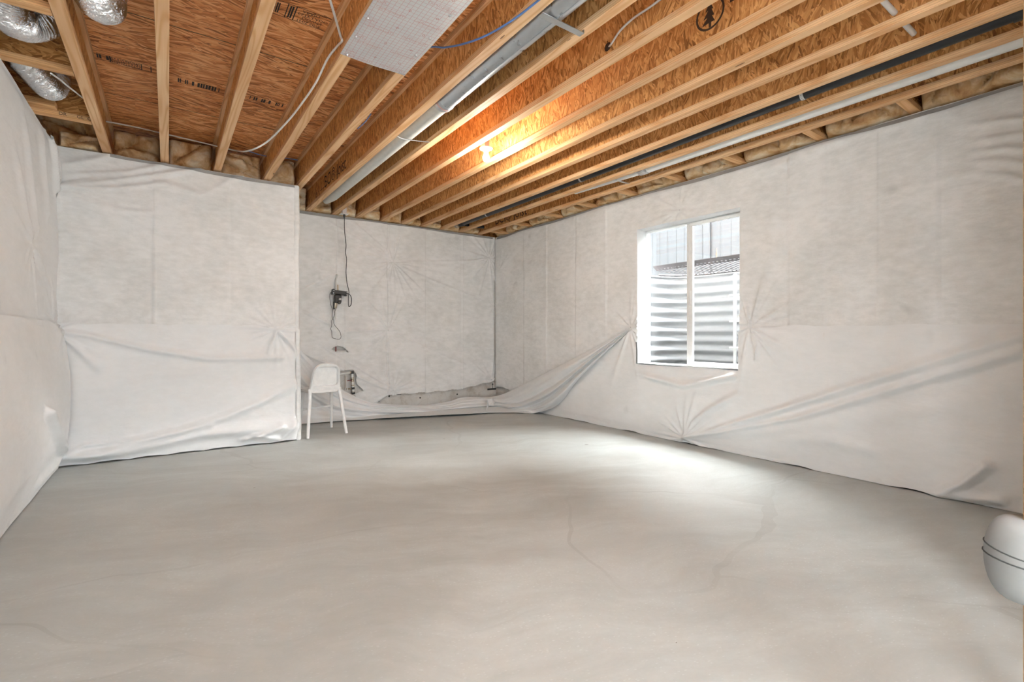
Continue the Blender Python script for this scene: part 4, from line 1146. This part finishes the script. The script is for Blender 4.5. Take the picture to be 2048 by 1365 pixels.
cable('cable', [atX(1218, 94, xh + 0.004), atX(1224, 86, xh - 0.02), atX(1240, 62, xh - 0.03), atX(1265, 38, xh - 0.03), atX(1300, 14, xh - 0.03), atX(1335, -12, xh - 0.03)], 0.006, 'cordw', 'white cable entering a torn hole in the lamp joist')
ph = atX(1216, 94, xh)
MB().lathe([(0.026, -0.002), (0.020, -0.003), (0.015, 0.0)], (xh - 0.0006, ph[1], ph[2]), 9, 'x').build('web_hole', M['ink2'], joists[7])

# ------------------------------------------------------------------ bare bulb lampholders
def lampholder(loc, watts, label, radius=0.032, col=(1.0, 0.91, 0.80)):
    x, y = loc; z = ZJ - 0.004
    r = empty('bulb_lampholder', (x, y, z - 0.12), label, 'lamp', 'bare bulb lampholders')
    MB().lathe([(0.050, 0.0), (0.050, 0.055), (0.046, 0.058)], (x, y, z), 8).build('box', M['steel'], r)
    MB().box(x - 0.085, x + 0.02, y - 0.004, y + 0.004, z + 0.02, z + 0.035).build('bracket', M['steel'], r)
    MB().lathe([(0.0005, -0.034), (0.020, -0.034), (0.023, -0.022), (0.028, -0.014), (0.050, -0.011), (0.057, -0.005), (0.057, 0.0), (0.0005, 0.001)], (x, y, z), 32).build('holder', M['porc'], r, True)
    MB().lathe([(0.0005, -0.118), (0.014, -0.115), (0.025, -0.104), (0.030, -0.088), (0.028, -0.070), (0.019, -0.050), (0.015, -0.034), (0.0005, -0.033)], (x, y, z), 24).build('bulb', M['bulb'], r, True)
    ld = bpy.data.lights.new('bulb_light', 'POINT'); ld.energy = watts; ld.color = col; ld.shadow_soft_size = radius
    lo = bpy.data.objects.new('bulb_light', ld); COL.objects.link(lo); lo.parent = r; lo.location = (0, 0, -0.035)
    return r
lampholder((2.245, 3.545), W_ROOM, 'white porcelain lampholder with lit bare bulb hanging under the joists')
def fill_globe(loc, label, r=0.17):  # globes added out of view to brighten the room
    x, y = loc; z = ZJ - 0.004
    e = empty('fill_globe', (x, y, z - 0.10 - 2 * r), label, 'lamp', 'fill globes added behind the viewpoint')
    MB().lathe([(0.06, 0.0), (0.075, -0.02), (0.075, -0.035), (0.03, -0.05), (0.012, -0.06), (0.012, -0.11), (0.05, -0.115)], (x, y, z), 28).build('canopy', M['porc'], e, True)
    MB().lathe([(max(0.0005, r * math.sin(math.pi * k / 10)), -0.105 - r + r * math.cos(math.pi * k / 10)) for k in range(11)], (x, y, z), 18).build('globe', M['globe'], e, True)
for (x, y, nm) in [(0.58, -0.85, 'nearest the left wall'), (1.30, -0.5, 'nearest the stud')]:
    fill_globe((x, y), f'added frosted white fill globe out of view behind the viewpoint, {nm}')
struct('added_door_1', DFR, M['vinyl'])  # frame of the added rear doorway

# ------------------------------------------------------------------ cord, junction box and pump monitor on the back wall
jb = empty('junction_box', (1.879, 6.44, 2.71), 'white ceiling outlet box with black cord plugged in', 'outlet')
MB().box(1.829, 1.929, 6.39, 6.49, 2.712, 2.718, 0.002).build('cover_plate', M['porc'], jb)
MB().box(1.852, 1.906, 6.41, 6.47, 2.718, 2.80, 0.002).build('box', M['steel'], jb)
cordpts = [(1.882, 6.44, 2.712), (1.884, 6.44, 2.66), atY(689, 460, 6.47), atY(692, 490, 6.5), atY(691, 505, 6.51), atY(693, 520, 6.53), atY(692, 545, 6.55), atY(694, 566, 6.57), atY(698, 584, 6.58), atY(697, 590, 6.58), atY(697, 612, 6.58), atY(702, 610, 6.58), atY(703, 597, 6.58), atY(699, 589, 6.57), atY(695.5, 588, 6.56)]
pc = empty('power_cord', (1.9, 6.5, 1.3), 'black power cord hanging from the ceiling outlet to the black device', 'cord')
MB().tube(spline(cordpts, 160), 0.005, 8).build('cord', M['black'], pc, True)
MB().lathe([(0.014, 0), (0.013, -0.025), (0.006, -0.05), (0.004, -0.06)], (1.882, 6.44, 2.711), 12).build('plug', M['black'], pc, True)

mon = empty('water_shutoff_device', tuple(atY(678, 612, 6.6)), 'black water shutoff device mounted on the back wall', 'water device')
q = lambda px, py, Y=6.6: atY(px, py, Y)
a, b = q(665, 581), q(692, 591)
Rm = Matrix.Translation(Vector(((a[0] + b[0]) / 2, 6.6, (a[2] + b[2]) / 2))) @ Matrix.Rotation(math.radians(5), 4, 'Y')
w_, h_ = (b[0] - a[0]), (a[2] - b[2])
MB().box(-w_ / 2, w_ / 2, -0.045, 0.04, -h_ / 2 + 0.004, h_ / 2 - 0.002, 0.008, Rm).build('housing', M['black'], mon)
MB().box(-w_ / 2 - 0.006, -w_ / 2 + 0.014, -0.05, 0.04, -h_ / 2 - 0.004, h_ / 2 + 0.010, 0.004, Rm).build('end_clip', M['black'], mon)
MB().box(w_ / 2 - 0.016, w_ / 2 + 0.008, -0.05, 0.04, -h_ / 2 - 0.006, h_ / 2 - 0.002, 0.004, Rm).build('end_clip', M['black'], mon)
for (sx, sz) in ((-1, .6), (-1, -.6), (1, .5), (1, -.7)):
    p = Rm @ Vector((sx * (w_ / 2 - 0.002), -0.051, sz * h_ / 2))
    MB().lathe([(0.0005, -0.002), (0.006, -0.001), (0.006, 0.001)], p, 8, 'y').build('screw', M['steel'], mon)
a, b = q(668, 591), q(682, 607)
MB().box(a[0], b[0], 6.565, 6.63, b[2], a[2] + 0.01, 0.012).build('valve_body', M['black'], mon)
c = q(678, 599); MB().lathe([(0.0005, -0.018), (0.012, -0.016), (0.020, -0.008), (0.021, 0.0)], (c[0], 6.556, c[2]), 16, 'y').build('knob', M['steel'], mon, True)
c = q(677, 606); MB().lathe([(0.0005, -0.012), (0.016, -0.01), (0.022, 0.0), (0.022, 0.012)], (c[0], 6.556, c[2]), 16, 'y').build('cap', M['black'], mon, True)
c0, c1 = q(671, 608), q(670.5, 616)
MB().tube([(c0[0], 6.6, c0[2] + 0.01), (c1[0], 6.6, c1[2]), (c1[0], 6.6, c1[2] - 0.01)], [0.024, 0.022, 0.014], 14).build('union', M['brass'], mon, True)
MB().tube([(q(668, 604)[0], 6.59, q(668, 604)[2]), (q(668, 619)[0], 6.6, q(668, 619)[2])], [0.012, 0.010], 10).build('lower_clip', M['black'], mon, True)
MB().tube(spline([q(672, 582, 6.63), q(672, 571, 6.64), q(672, 560, 6.65), q(675, 552, 6.66), q(673, 549, 6.67)], 20), 0.010, 10).build('supply_pipe', M['pvc'], mon, True)
MB().tube([q(676, 582, 6.62), q(675.5, 570, 6.63)], 0.010, 10).build('fitting', M['brass'], mon, True)
MB().box(q(672.5, 630)[0], q(675, 630)[0], 6.645, 6.655, q(673, 638)[2], q(673, 618)[2]).build('lower_pipe', M['pvc'], mon)
lc = [q(664, 584, 6.57), q(660, 588, 6.58), q(660, 600, 6.59), q(662, 612, 6.6), q(665, 620, 6.6), q(664.5, 634, 6.6), q(667, 641, 6.6), q(668, 648, 6.6), q(671, 653, 6.6), q(679, 663, 6.6), q(682, 672, 6.6), q(681, 677, 6.6), q(677, 679, 6.6), q(666, 676.5, 6.6), q(664, 672, 6.6), q(663.5, 664, 6.6), q(661.5, 658, 6.6), q(663.5, 651, 6.6), q(663.5, 642, 6.6), q(666, 638, 6.6), q(669, 630, 6.6), q(670, 622, 6.59), q(672, 618, 6.59)]
MB().tube(spline(lc, 180), 0.003, 7).build('sensor_lead', M['black'], mon, True)

vh = empty('red_valve_handle', tuple(q(671, 704, 6.66)), 'dark red valve lever showing through a slit in the sheet', 'valve')
a, b = q(670.5, 694, 6.66), q(673, 703.5, 6.66)
MB().box(a[0], b[0], 6.655, 6.667, b[2], a[2], 0.003).build('lever', M['red'], vh)
MB().tube([q(665, 703, 6.70), q(692, 703, 6.70)], 0.012, 12).build('pipe', M['pvc'], vh, True)

mf = empty('pipe_manifold', tuple(q(703, 790, 6.65)), 'vertical water pipe manifold with black unions beside the chair', 'pipe fittings')
def pv(px, py): return q(px, py, 6.655)
MB().tube([pv(704, 744), pv(706.5, 788)], 0.016, 14).build('riser', M['pvc'], mf, True)
for (y0_, y1_) in ((743, 748), (775, 779), (785, 789)):
    MB().tube([pv(704 + (y0_ - 744) * .057, y0_), pv(704 + (y1_ - 744) * .057, y1_)], 0.023, 14).build('union', M['black'], mf, True)
for (y0_, y1_) in ((755.5, 757), (762, 764), (770, 772), (783, 784)):
    MB().tube([pv(704 + (y0_ - 744) * .057, y0_), pv(704 + (y1_ - 744) * .057, y1_)], 0.021, 14).build('ring', M['brass'], mf, True)
MB().tube([pv(704.5, 758), pv(705, 764)], 0.022, 14).build('ball_valve', M['brass'], mf, True)
MB().tube([pv(676, 749.5), pv(702, 745.5)], 0.014, 12).build('upper_pipe', M['pvc'], mf, True)
MB().tube([pv(700, 746), pv(704, 745)], 0.018, 12).build('elbow', M['brass'], mf, True)
MB().tube([pv(691, 778.5), pv(704, 778)], 0.009, 12).build('lower_pipe', M['brass'], mf, True)
MB().tube([pv(690.5, 752), pv(690.5, 779)], 0.005, 8).build('thin_pipe', M['brass'], mf, True)
for px in (691, 694.5):
    MB().tube([pv(px, 776.5), pv(px, 780.5)], 0.009, 10).build('drain_fitting', M['steel'], mf, True)
MB().box(pv(694, 761)[0], pv(703, 761)[0], 6.636, 6.644, pv(700, 762.3)[2], pv(700, 760.3)[2], 0.002).build('lever', M['red'], mf)

# ------------------------------------------------------------------ white high chair seen from behind
fl = np.array([1.245, 5.597]); frr = np.array([1.676, 5.649]); bk = np.array([1.632, 6.115]); bl = np.array([1.262, 6.08])
ch = empty('junior_chair', (1.455, 5.86, 0), 'white plastic tall junior chair standing beside the jogged wall', 'chair')
ang = math.atan2(frr[1] - fl[1], frr[0] - fl[0])
ex_ = np.array([math.cos(ang), math.sin(ang)]); ey_ = np.array([-math.sin(ang), math.cos(ang)])
mid = (fl + frr) / 2
def cp(x, y, z): p = mid + ex_ * x + ey_ * y; return np.array([p[0], p[1], z])
def cloc(p): d = p - mid; return float(d @ ex_), float(d @ ey_)
# legs (near pair rises into the back frame)
SZ = 0.505
legs = []
for s, foot in ((-1, fl), (1, frr)):
    fx, fy = cloc(foot)
    P = [cp(fx, fy, 0), cp(fx * 0.93, fy + 0.025, 0.15), cp(fx * 0.83, fy + 0.055, 0.36), cp(fx * 0.78, fy + 0.078, 0.47), cp(fx * 0.77, fy + 0.085, 0.53)]
    MB().tube(spline(P, 24), list(np.linspace(0.0165, 0.021, 24)), 16).build('leg', M['chair'], ch, True)
for s, foot in ((-1, bl), (1, bk)):
    fx, fy = cloc(foot)
    P = [cp(fx, fy, 0), cp(fx * 0.96, fy - 0.02, 0.2), cp(fx * 0.90, fy - 0.055, 0.42), cp(fx * 0.88, fy - 0.065, SZ - 0.01)]
    MB().tube(spline(P, 20), list(np.linspace(0.0155, 0.020, 20)), 16).build('leg', M['chair'], ch, True)
# foot rail between the far legs, and side rail
fa, fb = cloc(bl), cloc(bk)
MB().tube([cp(fa[0] * .95, fa[1] - .03, 0.255), cp(fb[0] * .95, fb[1] - .03, 0.27)], 0.012, 12).build('foot_rail', M['chair'], ch, True)
# seat: rounded slab, slightly dished
def rrect(wn, wf, yn, yf, r, n=8):
    cs = [(-wn, yn), (wn, yn), (wf, yf), (-wf, yf)]; out = []
    for i in range(4):
        p0, p1, p2 = np.array(cs[i - 1]), np.array(cs[i]), np.array(cs[(i + 1) % 4])
        d0 = (p0 - p1) / np.linalg.norm(p0 - p1); d1 = (p2 - p1) / np.linalg.norm(p2 - p1)
        for k in range(n + 1):
            t = k / n; A, B = p1 + d0 * r, p1 + d1 * r
            out.append((1 - t) ** 2 * A + 2 * t * (1 - t) * p1 + t * t * B)
    return out
lo_ = rrect(0.168, 0.172, 0.065, 0.475, 0.07); V = []; n = len(lo_)
cxy = np.mean(lo_, axis=0)
for z, sc in ((SZ - 0.030, 0.93), (SZ - 0.022, 0.99), (SZ - 0.006, 1.0), (SZ + 0.004, 0.985), (SZ + 0.002, 0.93), (SZ - 0.006, 0.6), (SZ - 0.009, 0.2)):
    for p in lo_:
        w = cxy + (np.array(p) - cxy) * sc; V.append(cp(w[0], w[1], z))
Fc = [[r * n + k, r * n + (k + 1) % n, (r + 1) * n + (k + 1) % n, (r + 1) * n + k] for r in range(6) for k in range(n)] + [list(range(n)), [6 * n + k for k in range(n)]]
mb = MB(); mb.add(V, Fc); mb.build('seat', M['chair'], ch, True)
# back frame: arched rounded band around a recessed panel
def arch(hw_b, hw_t, zb, zt, r_t, r_b, n=10):
    cs = [((-hw_b, zb), r_b), ((hw_b, zb), r_b), ((hw_t, zt), r_t), ((-hw_t, zt), r_t)]; out = []
    for i in range(4):
        p0, p1, p2 = np.array(cs[i - 1][0]), np.array(cs[i][0]), np.array(cs[(i + 1) % 4][0]); r = cs[i][1]
        d0 = (p0 - p1) / np.linalg.norm(p0 - p1); d1 = (p2 - p1) / np.linalg.norm(p2 - p1)
        for k in range(n + 1):
            t = k / n; A, B = p1 + d0 * r, p1 + d1 * r
            out.append((1 - t) ** 2 * A + 2 * t * (1 - t) * p1 + t * t * B)
    return out
yb_ = lambda z: 0.078 - 0.085 * (z - 0.5) / 0.31     # the back leans out towards the viewer
def curve_y(x, z): return yb_(z) + 0.025 - 0.9 * x * x * 0.6
outer = arch(0.178, 0.140, 0.487, 0.815, 0.115, 0.012); inner = arch(0.140, 0.120, 0.555, 0.768, 0.045, 0.045)
n = len(outer); V = []
for lst, off in ((outer, 0.006), (outer, -0.006), (inner, -0.012), (inner, 0.004)):
    pass
ringsets = [(outer, 1.0, 0.020), (outer, 1.0, -0.008), (outer, 0.965, -0.020), (inner, 1.09, -0.021), (inner, 1.02, -0.014), (inner, 0.99, 0.012), (inner, 1.0, 0.024)]
for lst, sc, off in ringsets:
    c_ = np.mean(lst, axis=0)
    for p in lst:
        x, z = c_ + (np.array(p) - c_) * sc
        V.append(cp(x, curve_y(x, z) + off, z))
R_n = len(ringsets)
Fc = [[r * n + k, r * n + (k + 1) % n, ((r + 1) % R_n) * n + (k + 1) % n, ((r + 1) % R_n) * n + k] for r in range(R_n) for k in range(n)]
mb = MB(); mb.add(V, Fc); mb.build('back_frame', M['chair'], ch, True)
V = []; Fc = []
for (sc, off) in ((1.0, 0.014), (0.6, 0.010), (0.2, 0.008)):
    c_ = np.mean(inner, axis=0)
    for p in inner:
        x, z = c_ + (np.array(p) - c_) * sc; V.append(cp(x, curve_y(x, z) + off, z))
Fc = [[r * n + k, r * n + (k + 1) % n, (r + 1) * n + (k + 1) % n, (r + 1) * n + k] for r in range(2) for k in range(n)] + [[2 * n + k for k in range(n)]]
V2 = [(p[0] + ey_[0] * 0.012, p[1] + ey_[1] * 0.012, p[2]) for p in V[:n]]
mb = MB(); mb.add(V + V2, Fc + [[k, (k + 1) % n, 3 * n + (k + 1) % n, 3 * n + k] for k in range(n)] + [[3 * n + k for k in range(n)]])
mb.build('back_panel', M['chair'], ch, True)

# ------------------------------------------------------------------ stud and white bundle at the right edge
rd = ray(2043.5, 700); sd = rd[:2] / rd[0]
sx = 1.55; sp_ = sd * sx
stud = MB().box(0, 0.09, -0.019, 0.019, 0, ZJ - 0.002, 0.002, Matrix.Translation(Vector((sp_[0], sp_[1] - 0.021, 0))))
tag(stud.build('wall_stud', M['lumz']), 'wooden wall stud standing at the right edge of the view', 'stud')
bd = empty('white_bundle', (sp_[0] + 0.01, sp_[1] + 0.02, 0.58), 'white rounded plastic bundle strapped to the stud at the right edge', 'bundle')
zb0, zb1 = atX(2020, 1203, sx + 0.01)[2], atX(2020, 1030, sx + 0.01)[2]
hh = (zb1 - zb0) / 2; zc = (zb0 + zb1) / 2; wY = 0.066
V = []; nu, nv = 28, 20
for i in range(nv + 1):
    ph_ = -math.pi / 2 + math.pi * i / nv
    for k in range(nu):
        a = 2 * math.pi * k / nu
        se = lambda t, e: math.copysign(abs(t) ** e, t)
        V.append((sp_[0] + 0.02 + 0.05 * se(math.cos(ph_), .7) * math.sin(a), sp_[1] + 0.0 + wY * se(math.cos(ph_), .62) * math.cos(a), zc + hh * math.sin(ph_) ))
Fc = [[i * nu + k, i * nu + (k + 1) % nu, (i + 1) * nu + (k + 1) % nu, (i + 1) * nu + k] for i in range(nv) for k in range(nu)]
mb = MB(); mb.add(V, Fc); mb.build('wrap', M['bag'], bd, True)
for (py, tl) in ((1092, -0.010), (1112, -0.006)):
    z = atX(2010, py, sx)[2]; P = []
    for k in range(29):
        a = 2 * math.pi * k / 28
        cz = math.sqrt(max(0, 1 - ((z - zc) / hh) ** 2)) ** .65
        P.append((sp_[0] + 0.02 + 0.051 * cz * math.sin(a), sp_[1] + (wY + .0012) * cz * math.cos(a), z + tl * (1 - math.cos(a - 0.4))))
    MB().tube(P, 0.0016, 6, False).build('strap', M['strap'], bd, True)

# ================================================================== OUTSIDE THE WINDOW
WCX, WCY, WHY, WDX, WTOP, WBOT = XR + 0.31, 3.105, 0.79, 0.70, 1.862, 0.70
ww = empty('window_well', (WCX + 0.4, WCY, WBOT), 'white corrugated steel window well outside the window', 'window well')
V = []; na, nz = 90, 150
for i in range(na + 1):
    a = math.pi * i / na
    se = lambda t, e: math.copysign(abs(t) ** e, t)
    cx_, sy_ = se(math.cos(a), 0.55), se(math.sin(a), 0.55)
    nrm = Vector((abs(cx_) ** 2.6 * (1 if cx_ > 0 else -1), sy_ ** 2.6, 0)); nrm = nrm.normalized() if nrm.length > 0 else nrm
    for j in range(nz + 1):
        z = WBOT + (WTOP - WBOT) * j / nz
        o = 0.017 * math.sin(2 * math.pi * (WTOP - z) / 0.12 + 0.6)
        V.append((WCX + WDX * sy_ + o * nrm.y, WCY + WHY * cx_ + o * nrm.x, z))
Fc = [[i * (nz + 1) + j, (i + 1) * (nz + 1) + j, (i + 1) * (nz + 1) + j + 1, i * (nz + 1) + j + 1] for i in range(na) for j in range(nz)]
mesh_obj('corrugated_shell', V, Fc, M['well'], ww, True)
rim = []
for i in range(na + 1):
    a = math.pi * i / na
    se = lambda t, e: math.copysign(abs(t) ** e, t)
    rim.append((WCX + (WDX + 0.005) * se(math.sin(a), .55), WCY + (WHY + 0.005) * se(math.cos(a), .55), WTOP))
MB().tube(rim, 0.012, 8).build('rolled_rim', M['well'], ww, True)
ld_ = empty('well_ladder', (5.22, 3.0, WBOT), 'white steel escape ladder fixed inside the window well', 'ladder')
lx = 5.26; ly = (ray(1469, 600)[1] / ray(1469, 600)[0]) * lx
for dy in (0, -0.34):
    MB().box(lx, lx + 0.018, ly + dy - 0.018, ly + dy + 0.018, WBOT + 0.02, WTOP - 0.035, 0.003).build('rail', M['vinyl'], ld_)
for py in (591, 643, 696):
    z = atX(1469, py, lx)[2]
    MB().box(lx - 0.02, lx - 0.001, ly - 0.40, ly + 0.055, z - 0.010, z + 0.010, 0.003).build('rung', M['vinyl'], ld_)
# sloped grate on the well rim
gr = empty('well_grate', (WCX + 0.6, WCY, WTOP), 'dark sloped steel grate over the far side of the window well', 'grate')
ge = atX(1478, 521, 4.99); gx, gz = 4.99, ge[2]
gf = atX(1478, 509, 4.92); hx, hz_ = 4.92, gf[2]
gy0, gy1 = WCY - WHY, WCY + WHY
def slab(mb, xA, zA, xB, zB, y0, y1, t=0.004):
    mb.add([(xA, y0, zA), (xB, y0, zB), (xB, y1, zB), (xA, y1, zA), (xA, y0, zA + t), (xB, y0, zB + t), (xB, y1, zB + t), (xA, y1, zA + t)],
           [[0, 1, 2, 3], [7, 6, 5, 4], [0, 4, 5, 1], [1, 5, 6, 2], [2, 6, 7, 3], [3, 7, 4, 0]])
bnd = MB(); L_ = lambda t: (gx + (hx - gx) * t, gz + (hz_ - gz) * t)
for (t0, t1) in ((0.0, 0.22), (0.36, 1.0)):
    (xa_, za_), (xb_, zb_) = L_(t0), L_(t1); slab(bnd, xa_, za_, xb_, zb_, gy0, gy1)
k = gy0
while k < gy1:
    (xa_, za_), (xb_, zb_) = L_(0.22), L_(0.36); slab(bnd, xa_, za_, xb_, zb_, k, k + 0.028); k += 0.05
bnd.build('slotted_band', M['grate'], gr)
n_b = 34
fx_, fz_ = WCX + WDX, WTOP + 0.022
for k in range(n_b):
    y = gy0 + 0.02 + (gy1 - gy0 - 0.04) * k / (n_b - 1)
    t = abs(y - WCY) / WHY; xe = WCX + WDX * max(0.05, (1 - t ** (2 / .55))) ** (.55 / 2)
    xe = max(xe, gx + 0.02)
    f_ = (xe - gx) / (fx_ - gx); ze = gz + (fz_ - gz) * f_
    br = MB(); slab(br, gx, gz, xe, ze, y - 0.009, y + 0.009, 0.003); br.build('bar', M['grate'], gr)
MB().tube([(p[0], p[1], p[2] + 0.024) for p in rim[6:-6]], 0.010, 6).build('rim_bar', M['grate'], gr, True)
lf = atX(1433, 505, 4.915)
dl = MB().tube([(lf[0], lf[1], hz_ + 0.0), (lf[0], lf[1] + 0.002, hz_ + 0.03), (lf[0] + 0.002, lf[1], hz_ + 0.07), (lf[0], lf[1] + 0.003, hz_ + 0.10)], [0.002, 0.007, 0.004, 0.001], 7)
tag(dl.build('dry_leaf', M['leaf'], None, True), 'curled brown dry leaf caught on the grate edge', 'leaf')
struct('ground', MB().box(-8, 12, -14, YF - 0.4, -0.3, -0.02).box(XR + 0.31, WCX + WDX + 0.02, WCY - WHY - .02, WCY + WHY + .02, WBOT - 0.1, WBOT + 0.02)
       .box(WCX + WDX + 0.03, 14, -8, 16, 1.5, 1.80).box(XR + 0.31, WCX + WDX + 0.03, -8, WCY - WHY - 0.03, 1.5, 1.80).box(XR + 0.31, WCX + WDX + 0.03, WCY + WHY + 0.03, 16, 1.5, 1.80), M['gravel'])
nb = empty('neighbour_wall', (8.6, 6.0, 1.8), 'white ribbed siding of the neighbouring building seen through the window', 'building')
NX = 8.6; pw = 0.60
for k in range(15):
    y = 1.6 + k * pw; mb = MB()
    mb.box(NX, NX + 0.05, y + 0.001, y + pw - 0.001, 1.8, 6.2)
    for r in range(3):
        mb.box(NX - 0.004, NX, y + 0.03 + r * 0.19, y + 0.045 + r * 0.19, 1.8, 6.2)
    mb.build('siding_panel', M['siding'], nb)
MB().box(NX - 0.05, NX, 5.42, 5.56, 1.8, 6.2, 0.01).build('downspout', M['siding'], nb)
